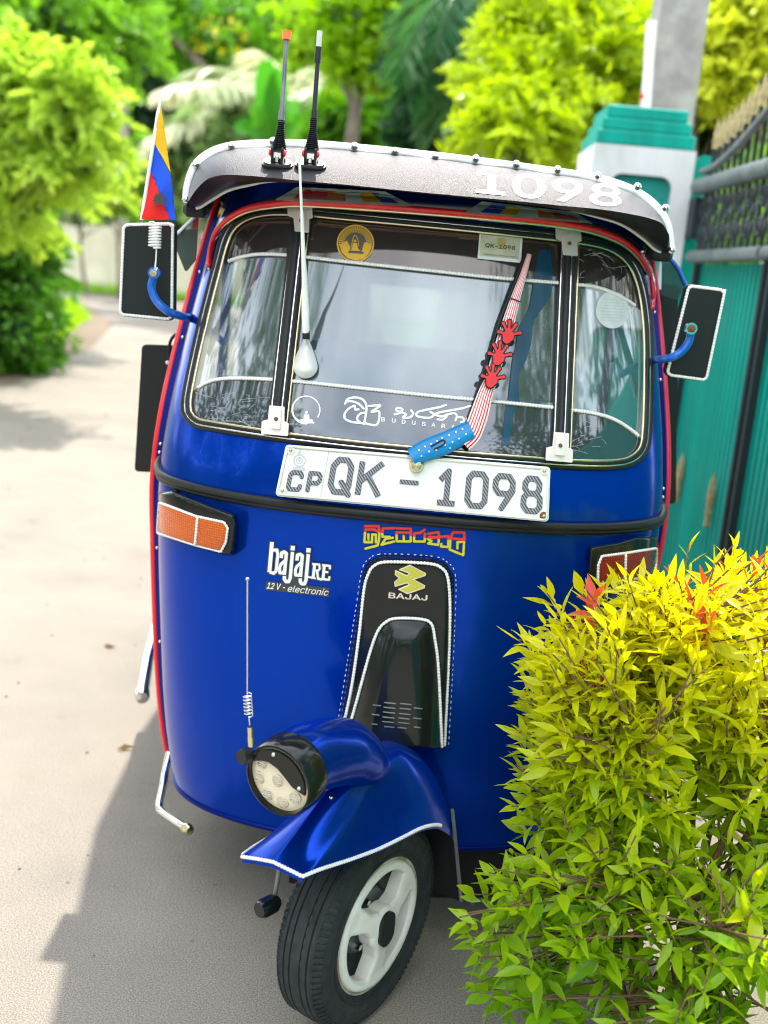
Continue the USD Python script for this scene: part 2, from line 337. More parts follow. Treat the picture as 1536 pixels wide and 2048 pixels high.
mat('soil', (0.22, 0.16, 0.11), 0.95, col2=(0.13, 0.10, 0.07), scale=6, bump=0.5, bscale=30)
mat('far_green', (0.05, 0.10, 0.02), 0.9, col2=(0.08, 0.14, 0.03), scale=1.0)
mat('flower_yellow', (0.88, 0.80, 0.02), 0.6)

# lens of the indicators: moulded grid
for nm, c in (('amber_lens', (0.74, 0.125, 0.0)), ('red_lens', (0.26, 0.004, 0.003))):
    M[nm] = usdkit.material(stage, '/World/Looks/' + nm, {'tc': ('texture_coordinate', {}), 'w': ('wave_texture', {'wave_type': 'bands', 'bands_direction': 'x', 'scale': 62.0}), 'w2': ('wave_texture', {'wave_type': 'bands', 'bands_direction': 'z', 'scale': 62.0}),
        'a': ('mix_color', {'blend_type': 'multiply', 'fac': 1.0}), 'b': ('bump', {'strength': 0.55, 'distance': 0.004}), 'r': ('rgb_ramp', {'ramp': [(0, tuple(x * 0.62 for x in c)), (1, c)]}),
        'p': ('principled_bsdf', {'roughness': 0.25, 'coat_weight': 0.25, 'subsurface_weight': 0.0})},
        [('tc.object', 'w.vector'), ('tc.object', 'w2.vector'), ('w.color', 'a.a'), ('w2.color', 'a.b'), ('a.result', 'b.height'), ('a.result', 'r.fac'), ('r.color', 'p.base_color'), ('b.normal', 'p.normal')], surface='p.BSDF')
# embossed reflective lettering with the slanted hatch of the number plate
M['plate_letter'] = usdkit.material(stage, '/World/Looks/plate_letter', {'tc': ('texture_coordinate', {}), 'mp': ('mapping', {'rotation': (0, math.radians(38), 0)}), 'w': ('wave_texture', {'wave_type': 'bands', 'bands_direction': 'x', 'scale': 66.0, 'distortion': 0.0}),
    'r': ('rgb_ramp', {'ramp': [(0.25, (0.05, 0.05, 0.06)), (0.5, (0.13, 0.13, 0.145)), (0.8, (0.30, 0.30, 0.32))]}), 'p': ('principled_bsdf', {'roughness': 0.35, 'metallic': 0.3})},
    [('tc.object', 'mp.vector'), ('mp.vector', 'w.vector'), ('w.fac', 'r.fac'), ('r.color', 'p.base_color')], surface='p.BSDF')
# visor vinyl with glittery grain
M['visor_vinyl'] = usdkit.material(stage, '/World/Looks/visor_vinyl', {'tc': ('texture_coordinate', {}), 'v': ('voronoi_texture', {'scale': 420.0}), 'n': ('noise_texture', {'scale': 600.0, 'detail': 2.0}), 'b': ('bump', {'strength': 0.8, 'distance': 0.0020}),
    'p': ('principled_bsdf', {'base_color': (0.018, 0.019, 0.022), 'roughness': 0.40, 'specular_ior_level': 0.55, 'specular_tint': (1.0, 0.94, 0.97)})},
    [('tc.object', 'v.vector'), ('tc.object', 'n.vector'), ('n.fac', 'b.height'), ('b.normal', 'p.normal')], surface='p.BSDF')
# road
M['road'] = usdkit.material(stage, '/World/Looks/road', {'tc': ('texture_coordinate', {}),
    'n1': ('noise_texture', {'scale': 300.0, 'detail': 3.0, 'roughness': 0.75}), 'n2': ('noise_texture', {'scale': 0.9, 'detail': 6.0, 'roughness': 0.6}), 'v': ('voronoi_texture', {'scale': 120.0}),
    'r1': ('rgb_ramp', {'ramp': [(0.33, (0.11, 0.098, 0.088)), (0.5, (0.265, 0.238, 0.207)), (0.68, (0.44, 0.40, 0.35))]}), 'r2': ('rgb_ramp', {'ramp': [(0.25, (0.70, 0.69, 0.68)), (0.42, (0.95, 0.94, 0.92)), (0.7, (1.12, 1.10, 1.06))]}),
    'n3': ('noise_texture', {'scale': 2.6, 'detail': 9.0, 'roughness': 0.72}), 'r3': ('rgb_ramp', {'ramp': [(0.26, (0.45, 0.44, 0.42)), (0.37, (0.92, 0.92, 0.91)), (0.6, (1.0, 1.0, 1.0)), (0.75, (1.12, 1.11, 1.09))]}), 'm2': ('mix_color', {'blend_type': 'multiply', 'fac': 1.0, 'use_clamp': False}),
    'm': ('mix_color', {'blend_type': 'multiply', 'fac': 1.0, 'use_clamp': False}), 'b': ('bump', {'strength': 0.22, 'distance': 0.003}), 'p': ('principled_bsdf', {'roughness': 0.85, 'specular_ior_level': 0.3})},
    [('tc.object', 'n1.vector'), ('tc.object', 'n2.vector'), ('tc.object', 'v.vector'), ('n1.fac', 'r1.fac'), ('tc.object', 'n3.vector'), ('n3.fac', 'r3.fac'), ('r3.color', 'm2.b'), ('m.result', 'm2.a'), ('n2.fac', 'r2.fac'), ('r1.color', 'm.a'), ('r2.color', 'm.b'), ('m2.result', 'p.base_color'), ('n1.fac', 'b.height'), ('b.normal', 'p.normal')], surface='p.BSDF')
pane('windshield_glass', (0.55, 0.60, 0.60), 0.18, (0.86, 0.95, 1.0), 0.06, haze=0.06, hazecol=(0.36, 0.44, 0.47), bump=0.004)
pane('clear_plastic', (0.36, 0.41, 0.40), 0.06, (1, 1, 1), 0.1, haze=0.25, hazecol=(0.6, 0.65, 0.64))
pane('film_top', (0.16, 0.15, 0.15), 0.10, (0.95, 0.88, 0.84), 0.05, haze=0.75, hazecol=(0.022, 0.018, 0.016))
pane('film_bottom', (0.16, 0.17, 0.18), 0.14, (0.9, 0.95, 1.0), 0.04, haze=0.75, hazecol=(0.022, 0.027, 0.032))
pane('smoke_glass', (0.10, 0.16, 0.16), 0.10, (0.95, 1, 1), 0.03, haze=0.4, hazecol=(0.03, 0.06, 0.06))
pane('blue_streak', (0.05, 0.16, 0.24), 0.06, (0.8, 0.9, 1), 0.1, haze=0.6, hazecol=(0.008, 0.05, 0.09))
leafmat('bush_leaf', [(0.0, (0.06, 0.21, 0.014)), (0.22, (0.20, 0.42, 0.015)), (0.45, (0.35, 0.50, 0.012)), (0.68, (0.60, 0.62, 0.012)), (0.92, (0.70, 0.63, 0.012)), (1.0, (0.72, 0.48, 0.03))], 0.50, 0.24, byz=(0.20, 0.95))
leafmat('bush_leaf_red', [(0, (0.62, 0.10, 0.03)), (0.5, (0.66, 0.24, 0.05)), (1, (0.60, 0.05, 0.04))], 0.35, 0.35)
leafmat('leaf_bright', [(0, (0.05, 0.20, 0.010)), (0.4, (0.22, 0.45, 0.010)), (0.8, (0.38, 0.56, 0.015)), (1, (0.55, 0.66, 0.14))], 0.42, 0.35)
leafmat('leaf_mid', [(0, (0.018, 0.085, 0.016)), (0.5, (0.07, 0.22, 0.018)), (0.85, (0.20, 0.40, 0.03)), (1, (0.36, 0.48, 0.14))], 0.45, 0.35)
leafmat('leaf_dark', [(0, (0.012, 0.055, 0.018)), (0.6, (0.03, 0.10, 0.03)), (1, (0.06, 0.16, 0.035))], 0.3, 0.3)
leafmat('leaf_pale', [(0, (0.16, 0.28, 0.09)), (0.5, (0.28, 0.40, 0.15)), (1, (0.46, 0.54, 0.28))], 0.42, 0.35)
leafmat('leaf_yellow', [(0, (0.06, 0.19, 0.008)), (0.4, (0.27, 0.43, 0.010)), (0.9, (0.54, 0.60, 0.015)), (1, (0.60, 0.64, 0.05))], 0.44, 0.38)
leafmat('dry_leaf', [(0, (0.16, 0.08, 0.03)), (0.5, (0.34, 0.22, 0.06)), (1, (0.42, 0.34, 0.08))], 0.15, 0.6)
leafmat('palm_leaf', [(0, (0.02, 0.10, 0.03)), (0.5, (0.04, 0.15, 0.04)), (1, (0.09, 0.22, 0.06))], 0.3, 0.28)
leafmat('palm_pale', [(0, (0.34, 0.40, 0.20)), (0.5, (0.44, 0.48, 0.28)), (1, (0.56, 0.56, 0.36))], 0.35, 0.3)
leafmat('banana_leaf', [(0, (0.04, 0.20, 0.015)), (1, (0.09, 0.30, 0.02))], 0.45, 0.3)

# ------------------------------------------------------------------ ground, road
rng = np.random.default_rng(7)
def plane(x0, x1, y0, y1, z): return np.array([[x0, y0, z], [x1, y0, z], [x1, y1, z], [x0, y1, z]], float), np.array([[0, 1, 2], [0, 2, 3]])
struct('ground', plane(-300, 300, -200, 400, -0.012), 'far_green')
def strip(left, right, z):
    l, r = np.asarray(left, float), np.asarray(right, float); P = np.stack([np.c_[l, np.full(len(l), z)], np.c_[r, np.full(len(r), z)]], 1); return grid(P, True)
ly = np.array([-12, 0, 6, 11, 16, 21, 27, 29.6]); lx = np.array([-4.2, -4.1, -4.05, -4.1, -4.9, -5.9, -8.0, -9.3])
struct('verge', strip(np.c_[lx - 3.2, ly], np.c_[lx + np.array([0, 0, .1, .3, .5, .5, .3, .2]), ly], 0.004), 'soil')
struct('road', strip(np.c_[lx, ly], np.c_[[1.6, 1.6, 1.6, 1.6, 1.2, .5, -1, -2], ly], 0.0), 'road')
struct('lane', strip([(-22, 27.4), (-9.3, 27.6), (-1.0, 28.0)], [(-22, 33.2), (-9.3, 32.2), (-1.5, 31.6)], 0.004), 'road')
struct('yard', plane(1.6, 30, -12, 60, -0.008), 'soil')

# ------------------------------------------------------------------ three-wheeler
TW = thing('three_wheeler', 'glossy blue auto rickshaw with white number plate, parked facing the viewer', 'auto rickshaw', (X0, 3.0, 0))
sgn = np.sign
def shell_pt(th, z):
    c, s = np.cos(th), np.sin(th)
    return np.stack([X0 + wf(z) * sgn(s) * np.abs(s) ** (2 / NE), y0f(z) + BU * (1 - np.abs(c) ** (2 / NE)), z + 0 * th], -1)
th = np.linspace(-np.pi / 2, np.pi / 2, 241)
WIN = [(372, 800), (373, 825), (390, 845), (430, 854), (552, 873), (690, 890), (830, 904), (970, 917), (1100, 927), (1200, 931), (1258, 925), (1284, 905), (1294, 870), (1298, 760), (1296, 650), (1284, 572), (1262, 522), (1222, 492), (1150, 476), (1000, 459), (850, 444), (700, 430), (600, 421), (530, 421), (480, 437), (452, 470), (430, 545), (402, 655), (382, 745)]
WINP = Polygon(spline(WIN, 260, closed=True))
w3 = hit(*np.array(WINP.exterior.coords)[:, :2].T); hole = Polygon(w3[:, [0, 2]])
xb = np.linspace(0, 1, 12)
def zbot(th): return 0.245 - 0.008 * np.abs(np.sin(th)) ** 6
rows = []
for v in np.linspace(0, 1, 221): 
    z = zbot(th) + v * (1.625 - zbot(th)); rows.append(shell_pt(th, z))
G = np.array(rows); dn = (meshkit.fbm(G.reshape(-1, 3) * 4.5, 2, 3) - .5).reshape(G.shape[:2]); G[..., 1] += 0.007 * dn
V, Fq = grid(G, True); c = V[Fq].mean(1); keep = ~shapely.contains_xy(hole.buffer(-0.004), c[:, 0], c[:, 2])
body = part('front_body', (V, Fq[keep]), 'blue_paint', TW, True)
# flanges at the two edges, with the red beading
for s_, ed in ((-1, 0), (1, -1)):
    e = G[:, ed]; P = np.array([e + (0, .004, 0), e + (s_ * 0.004, -.002, 0), e + (s_ * 0.020, 0.010, 0), e + (s_ * 0.024, 0.022, 0), e + (s_ * .020, .075, 0), e + (0, .08, 0)])
    part('door_pillar', grid(P, s_ > 0), 'dark_blue', TW, 30)
    k = slice(0, 214); q = e[k] + (s_ * 0.025, 0.020, 0)
    part('edge_beading', tube(spline(q, 90), 0.0075, 8), 'red' if s_ < 0 else 'pink_red', TW, True)
    for z in (0.55, 0.78, 1.0, 1.02, 1.25, 1.40):
        i = int(np.argmin(np.abs(e[:, 2] - z))); part('screw', ball(e[i] + (s_ * 0.012, 0.003, 0), 0.0042, 1), 'chrome', TW, True)
# bottom hem
ap = np.array([[(x, float(S(x, .3)) + dy, z) for x in np.linspace(X0 - .19, X0 + .42, 30)] for z, dy in ((.27, .012), (.20, .02), (.10, .05), (.08, .12))]); part('chassis_apron', grid(ap), 'black_plastic', TW, True)
part('bottom_hem', tube(spline(G[0, 6:-6], 120), 0.006, 8), 'dark_blue', TW, True)
# gasket, chrome strips
def ringpx(d): return np.array(WINP.buffer(-d).exterior.coords)
def ring_tube(d, off, r, n=8): q = spline(ringpx(d)[:-1:3], 220, closed=True); return tube(hit(q[:, 0], q[:, 1], np.full(len(q), off)), r, n, closed=True)
part('window_gasket', cat([ring_tube(-4, .002, .0068), ring_tube(5, .004, .0072)]), 'black_rubber', TW, True)
part('chrome_strip', ring_tube(9.5, .009, .0030, 6), 'gold_chrome', TW, True)
part('chrome_strip', ring_tube(-1, .0088, .0022, 6), 'chrome', TW, True)
# panes
LPIL = [(602, 425), (552, 868)]; RPIL = [(1139, 470), (1121, 920)]
big = sbox(0, 0, 2000, 2000)
left_half = Polygon([(0, 0), (602 + 47, 20), (552 - 7, 930), (0, 1200)]); right_half = Polygon([(2000, 0), (1139 + 17, 40), (1121 - 3, 970), (2000, 1200)])
inner = WINP.buffer(-7)
for g in (inner.intersection(left_half), inner.difference(left_half).difference(right_half), inner.intersection(right_half)):
    part('window_pane', sheet(g, -0.003, step=9), 'windshield_glass', TW, True)
TOPR = [(405, 572), (440, 532), (490, 512), (560, 509), (700, 524), (850, 540), (1000, 556), (1130, 567), (1200, 576), (1260, 604), (1300, 640)]
BOTR = [(365, 806), (400, 772), (450, 757), (560, 760), (700, 774), (850, 790), (1000, 804), (1130, 818), (1210, 832), (1260, 858), (1300, 895)]
tp, bp = spline(TOPR, 90), spline(BOTR, 90)
topb = Polygon([*map(tuple, tp), (1500, 300), (300, 300)]).buffer(0).intersection(inner); botb = Polygon([*map(tuple, bp), (1500, 1100), (300, 1100)]).buffer(0).intersection(inner)
part('tint_film', sheet(topb, 0.0012, step=9), 'film_top', TW, True); part('tint_film', sheet(botb, 0.0012, step=9), 'film_bottom', TW, True)
for q in (tp, bp):
    ins = shapely.contains_xy(inner.buffer(-8), q[:, 0], q[:, 1]); part('rope_trim', rope_on(q[ins], 0.004, 0.0036, n=120), 'rope_white', TW, True)
# wavy dark blue strip on the middle pane
WV = [(1090, 500), (1085, 575), (1075, 610), (1053, 650), (1047, 690), (1033, 740), (1028, 765), (1027, 800), (1018, 830), (1011, 890)]; WW = [22, 36, 38, 22, 30, 28, 14, 22, 16, 18]
l_, w_ = spline(WV, 60), np.interp(np.linspace(0, 1, 60), np.linspace(0, 1, 10), WW)
part('loose_film', sheet(Polygon([*np.c_[l_[:, 0] - w_ / 2, l_[:, 1]], *np.c_[l_[:, 0] + w_ / 2, l_[:, 1]][::-1]]).buffer(0), 0.0024, step=8), 'blue_streak', TW, True)
# pillars in the window
for (a, b) in (LPIL, RPIL):
    a, b = np.array(a, float), np.array(b, float); t = np.linspace(0, 1, 30)[:, None]; n_ = np.array([-(b - a)[1], (b - a)[0]]); n_ = n_ / np.linalg.norm(n_) * -1
    def bar(d, off, r, nn=8): q = a + (b - a) * t + n_ * d; return tube(hit(q[:, 0], q[:, 1], np.full(len(q), off)), r, nn)
    p_ = part('window_pillar', cat([bar(-11, .006, .0082), bar(-2, .011, .0085), bar(9, .008, .0085)]), 'black_rubber', TW, True)
    for d in (-14, 0.5, 6): part('chrome_strip', bar(d, .0155 if d > -10 else .0125, .0022, 6), 'chrome', p_, True)
    part('chrome_strip', bar(19, .006, .0026, 6), 'gold_chrome', p_, True)
for (x, y, up, sc) in ((601, 427, 1, .92), (551, 852, -1, 1.0), (1138, 473, 1, .95), (1120, 905, -1, 1.0)):
    R_ = lambda pts: Polygon([(x + px_ * sc + py_ * .06, y + up * py_ * sc + px_ * 0.09) for px_, py_ in pts])
    br = part('window_bracket', slab(R_([(-26, -16), (24, -16), (24, 6), (15, 10), (14, 38), (-13, 38), (-14, 10), (-26, 6)]).buffer(2), .017, .021), 'bracket', TW, 30)
    part('bracket_tongue', slab(R_([(-8, -4), (8, -4), (8, 36), (-8, 36)]).buffer(1.5), .0212, .026), 'bracket', br, 30)
    part('bracket_bolt', ball(hit(np.array(x + 1.0), np.array(y + up * 14.0), .027), 0.0042, 1), 'rust', br, True)
# rubber rub strip round the nose
t_ = np.linspace(-1.545, 1.545, 140); zr = 0.9755 + 0.014 * np.clip(np.abs(t_) - 1.25, 0, 1) * 3
q = shell_pt(t_, zr) + np.stack([0.005 * np.sin(t_), -0.008 * np.cos(t_), 0 * t_], -1)
part('rub_strip', cat([tube(q, .0092, 10), tube(q - (0, -.003, .009), .0075, 10)]), 'black_rubber', TW, True)

# number plate
PL = {'TL': (572, 889), 'TR': (1101, 934), 'BR': (1097, 1044), 'BL': (550, 992)}
def plane_hit(Yt, Yb, zt, zb):
    def h(px, py, off=0.0): return hit(px, py, off, surf=lambda x, z: Yb + (z - zb) / (zt - zb) * (Yt - Yb))
    return h
hp = plane_hit(2.098, 2.078, 1.095, 0.99)
plate = part('number_plate', slab(Polygon(list(PL.values())).buffer(-7).buffer(8), -.004, 0.0), 'plate_white', TW, 30) if False else part('number_plate', slab(Polygon(list(PL.values())).buffer(-8).buffer(8), -.004, 0.0, hp), 'plate_white', TW, 30)
rimq = np.array(Polygon(list(PL.values())).buffer(-9).buffer(5).exterior.coords)[:-1]
part('plate_rim', tube(hp(rimq[:, 0], rimq[:, 1], np.full(len(rimq), .0005)), .0028, 6, closed=True), 'plate_edge', plate, True)
def P_(u, v): return tuple(quadmap(np.array([[u, v]]), *[PL[k] for k in ('TL', 'TR', 'BR', 'BL')])[0])
def plate_txt(s, u0, u1, v0, v1, nm='plate_letter', mt='plate_letter', o=.0022, bold=True):
    part(nm, text_on(s, P_(u0, v1), P_(u1, v1), P_(u1, v0), P_(u0, v0), 0.0, o, hp, bold), mt, plate, 30)
GL = {'C': [[(1, .78), (1, .86), (.86, 1), (.14, 1), (0, .86), (0, .14), (.14, 0), (.86, 0), (1, .14), (1, .22)]], 'P': [[(0, 0), (0, 1), (.8, 1), (1, .86), (1, .58), (.8, .44), (0, .44)]],
      'Q': [[(.25, 1), (.75, 1), (1, .80), (1, .20), (.75, 0), (.25, 0), (0, .20), (0, .80), (.25, 1)], [(.58, .30), (1.06, -.06)]], 'K': [[(0, 0), (0, 1)], [(1, 1), (.05, .42)], [(.36, .60), (1, 0)]], '-': [[(0, .5), (1, .5)]],
      '1': [[(.05, .72), (.5, 1), (.5, 0)], [(0, 0), (1, 0)]], '0': [[(.22, 1), (.78, 1), (1, .84), (1, .16), (.78, 0), (.22, 0), (0, .16), (0, .84), (.22, 1)]],
      '9': [[(.98, .60), (.78, .46), (.22, .46), (0, .62), (0, .84), (.22, 1), (.78, 1), (1, .84), (1, .55), (.42, 0)]], '8': [[(.25, 1), (.75, 1), (.94, .86), (.94, .68), (.75, .54), (.25, .54), (.06, .68), (.06, .86), (.25, 1)], [(.25, .54), (0, .40), (0, .14), (.22, 0), (.78, 0), (1, .14), (1, .40), (.75, .54)]]}
for s, u0, u1, v0, v1 in (('C', .040, .082, .16, .48), ('P', .112, .150, .17, .50), ('Q', .192, .258, .19, .80), ('K', .296, .372, .18, .80), ('-', .445, .512, .44, .54), ('1', .590, .652, .17, .76), ('0', .698, .762, .17, .76), ('9', .798, .862, .17, .76), ('8', .905, .965, .17, .76)):
    g_ = unary_union([LineString([P_(u0 + x * (u1 - u0), v0 + y * (v1 - v0)) for x, y in l]).buffer(5.0 if s not in 'CP-' else 3.6, join_style=2 if s == '-' else 1, cap_style=2 if s in '-K1' else 1) for l in GL[s]])
    part('plate_outline', slab(g_.buffer(.9), .0002, .0012, hp), 'mid_grey', plate, 30); part('plate_letter', slab(g_, .0012, .0024, hp), 'plate_letter', plate, 30)
# crest and seal, faintly printed; seam
cx, cy = P_(.062, .72)
cr = unary_union([Point(cx, cy).buffer(13).difference(Point(cx, cy).buffer(10)), Point(cx, cy).buffer(7).difference(Point(cx, cy).buffer(5)), Point(cx, cy).buffer(3), Polygon([(cx - 13, cy + 13), (cx + 12, cy + 14), (cx + 12, cy + 20), (cx - 13, cy + 19)]), Polygon([(cx - 4, cy - 14), (cx + 4, cy - 14), (cx + 1, cy - 20), (cx - 1, cy - 20)])])
part('plate_crest', sheet(cr.geoms[0] if False else Point(cx, cy).buffer(0.1), .0008, hp) if False else slab(cr, .0003, .0009, hp), 'faint_grey', plate, 30)
part('plate_seal', slab(Point(*P_(.132, .74)).buffer(10), .0003, .0008, hp), 'white_soft', plate, 30)
part('plate_seam', slab(LineString([P_(.164, .04), P_(.164, .95)]).buffer(.8), .0002, .0008, hp), 'faint_grey', plate, 30)
for u, v, m_ in ((.022, .90, 'gold_chrome'), (.022, .12, 'gold_chrome'), (.978, .92, 'plate_edge'), (.982, .10, 'rust')):
    x_, y_ = P_(u, v); w = part('plate_washer', slab(Point(x_, y_).buffer(8.5), .0005, .002, hp), 'plate_edge' if m_ != 'rust' else 'rust', plate, 30); part('plate_screw', ball(hp(np.array(x_), np.array(y_), .003), .0035, 1), 'gold_chrome', w if False else plate, True)

# nose cover and its inner raised panel
NO = Polygon([(727, 1140), (738, 1121), (765, 1110), (860, 1114), (892, 1126), (908, 1152), (907, 1240), (903, 1330), (893, 1496), (800, 1492), (676, 1470), (700, 1310), (715, 1215)])
NOd = Polygon([(727, 1140), (738, 1121), (765, 1110), (860, 1114), (892, 1126), (908, 1152), (907, 1240), (903, 1330), (885, 1650), (650, 1620), (700, 1310), (715, 1215)]).buffer(-6).buffer(6)
NIl = [(655, 1640), (694, 1470), (714, 1400), (740, 1305), (756, 1262), (772, 1244), (792, 1237), (838, 1238), (862, 1247), (870, 1280), (877, 1340), (884, 1495), (888, 1640)]
NId = Polygon(spline(NIl, 120))
def nose_h(px, py):
    pts = shapely.points(px, py); v = np.clip((py - 1110) / 380, 0, 1)
    d = np.where(shapely.contains(NOd, pts), shapely.distance(NOd.exterior, pts), 0); e = np.clip(d / 17, 0, 1)
    h = (0.022 + 0.034 * v) * (1 - (1 - e) ** 2.6)
    d2 = np.where(shapely.contains(NId, pts), shapely.distance(NId.exterior, pts), 0); e2 = np.clip(d2 / 55, 0, 1)
    return h + (0.008 + 0.040 * v) * (1 - (1 - e2) ** 2.2)
p2, tri = fill(NO, 7, rings=(1.5, 3, 5, 8, 12, 16)); extra = np.array(NId.exterior.coords)
NM = (hit(p2[:, 0], p2[:, 1], nose_h(p2[:, 0], p2[:, 1])), tri)
nose = part('nose_cover', NM, 'black_gloss', TW, True); HN = MeshSurf(NM)
nt = [(683, 1468), (703, 1375), (718, 1270), (728, 1180), (736, 1150), (748, 1132), (775, 1124), (855, 1127), (883, 1136), (896, 1158), (900, 1220), (897, 1330), (889, 1492)]
part('rope_trim', rope_on(nt, .003, .0030, HN, 110), 'rope_white', nose, True)
part('rope_trim', rope_on([p for p in NIl[1:-1]], .003, .0030, HN, 110), 'rope_white', nose, True)
sd = [(672, 1468), (697, 1310), (712, 1215), (724, 1140), (738, 1118), (765, 1108), (862, 1112), (894, 1124), (911, 1152), (910, 1240), (906, 1330), (897, 1494)]
sq = spline(sd, 400); part('stitching', cat([tube(hit(sq[i:i + 3, 0], sq[i:i + 3, 1], np.full(3, .0012)), .0008, 5) for i in range(0, 396, 5)]), 'rope_white', nose, False)
for i, (xa, xb_, y) in enumerate([(768, 792, 1405), (767, 791, 1414.5), (766, 790, 1424), (765, 789, 1434), (764, 788, 1443), (768, 789, 1453), (800, 823, 1407), (799, 822, 1416.5), (798, 821, 1427), (797, 820, 1436), (796, 819, 1445), (795, 814, 1455), (746, 762, 1410), (744, 759, 1429), (743, 755, 1448), (828, 845, 1416), (826, 843, 1436), (828, 840, 1454)]):
    xs_ = np.linspace(xa, xb_, 6); part('vent_rib', tube(HN(xs_, y + (xs_ - xa) * .1, np.full(6, .001)), .0015, 6), 'grey_metal', nose, True)
Z5 = lambda pts: zp(pts, 680, 1030, 5.486)
LG = Polygon(Z5([(765, 550), (940, 640), (935, 665), (805, 708), (930, 775), (925, 800), (740, 865), (640, 815), (760, 765), (735, 745), (605, 785), (598, 735), (650, 692), (605, 655), (608, 608), (735, 665), (765, 640), (650, 600)])).buffer(0)
part('maker_emblem', slab(LG.buffer(.8), .001, .005, HN, 8), 'chrome', nose, 30); part('emblem_face', slab(LG.buffer(-1.2), .0048, .0062, HN, 8), 'emblem_gold', nose, 30)
bj = [(535, 850), (960, 880), (958, 940), (530, 912)]; bq = Z5(bj); part('emblem_lettering', text_on('BAJAJ', bq[0], bq[1], bq[2], bq[3], .001, .004, HN), 'chrome', nose, 30)

# decals on the paint
LB = ['r', [(275, 122), (425, 122), (432, 180), (428, 270), (412, 335), (280, 368)]], ['r', [(280, 160), (375, 158), (425, 185)]], ['r', [(275, 185), (268, 297), (350, 300), (354, 212)]], ['r', [(311, 212), (312, 270)]], ['r', [(352, 215), (394, 215), (394, 300)]], \
     ['r', [(598, 143), (475, 146), (463, 190), (466, 238), (545, 240)]], ['r', [(580, 250), (500, 262), (456, 325), (592, 290)]], ['r', [(625, 145), (776, 150), (776, 290), (622, 288), (620, 190), (770, 195)]], ['r', [(700, 230), (700, 286)]], \
     ['r', [(928, 160), (880, 197), (815, 200), (812, 290), (930, 292), (932, 205)]], ['r', [(970, 205), (1080, 188), (1088, 245), (975, 240)]], ['r', [(962, 262), (1005, 285), (968, 312), (1078, 328), (1086, 255)]], \
     ['r', [(1000, 250), (1190, 232), (1187, 352), (1108, 344), (1112, 318)]], ['r', [(1212, 250), (1205, 380), (1352, 440), (1362, 292), (1290, 298), (1288, 365)]], ['r', [(1212, 255), (1240, 190), (1362, 190), (1366, 268), (1225, 258)]]
sin1 = unary_union([LineString(Z5(p)).buffer(2.3) for _, p in LB])
half = Polygon(Z5([(200, 60), (1450, 60), (1450, 290), (1370, 288), (960, 255), (610, 215), (440, 195), (200, 185)]))
st = part('script_sticker', slab(sin1.buffer(1.3), .0006, .0010), 'sticker_black', TW, 30, label='red and yellow curly script sticker')
part('script_top', slab(sin1.intersection(half), .0011, .0016), 'red', st, 30); part('script_base', slab(sin1.difference(half), .0011, .0016), 'yellow_green', st, 30)
Z3 = lambda pts: zp(pts, 520, 1060, 8.533)
bk = []
def L3(*pts, w=60): return LineString(Z3(pts)).buffer(w / 2 / 8.533, cap_style=2)
wl = unary_union([L3((205, 205), (160, 720), w=66), L3((215, 345), (290, 340), (305, 420), (275, 700), (235, 740), (165, 715), w=52),
    L3((360, 480), (370, 390), (415, 375), (450, 400), (415, 765), w=58), L3((430, 520), (360, 580), (335, 640), (335, 730), (380, 735), (425, 690), w=50),
    L3((555, 375), (515, 820), (490, 880), (440, 880), (415, 840), (418, 785), w=58), Polygon(Z3([(525, 268), (597, 274), (590, 350), (520, 345)])),
    L3((630, 520), (640, 430), (685, 415), (722, 440), (690, 800), w=58), L3((700, 560), (630, 620), (605, 680), (605, 770), (650, 775), (695, 730), w=50),
    L3((825, 410), (785, 850), (760, 918), (710, 918), (685, 880), (688, 825), w=58), Polygon(Z3([(795, 306), (866, 312), (858, 385), (790, 380)])),
    L3((815, 800), (950, 825), w=34), L3((935, 570), (905, 820), w=50), L3((890, 580), (1010, 590), (1020, 660), (990, 695), (930, 690), w=36), L3((975, 700), (990, 830), (1060, 845), w=40), L3((1100, 590), (1075, 840), w=50), L3((1060, 598), (1195, 615), (1190, 670), w=38), L3((1095, 715), (1165, 722), w=34), L3((1050, 835), (1178, 850), (1185, 790), w=36)])
ww2 = Polygon(Z3([(110, 870), (1185, 990), (1170, 1140), (95, 1020)]))
bj = part('model_sticker', slab(unary_union([wl.buffer(2.2), ww2.buffer(.5), Polygon(Z3([(380, 760), (800, 800), (790, 960), (380, 930)]))]), .0006, .0010), 'sticker_black', TW, 30, label='white lettering sticker on a dark outline'); part('sticker_lettering', slab(wl, .0011, .0016), 'white', bj, 30)
q1, q2 = Z3([(125, 890), (430, 925), (425, 1030), (110, 1000)]), Z3([(475, 935), (1175, 1010), (1165, 1125), (470, 1050)])
part('sticker_lettering', text_on('12 V -', *q1, .0011, .0016, shear=.25), 'white', bj, 30); part('sticker_lettering', text_on('electronic', *q2, .0011, .0016, bold=False, shear=.3), 'white', bj, 30)

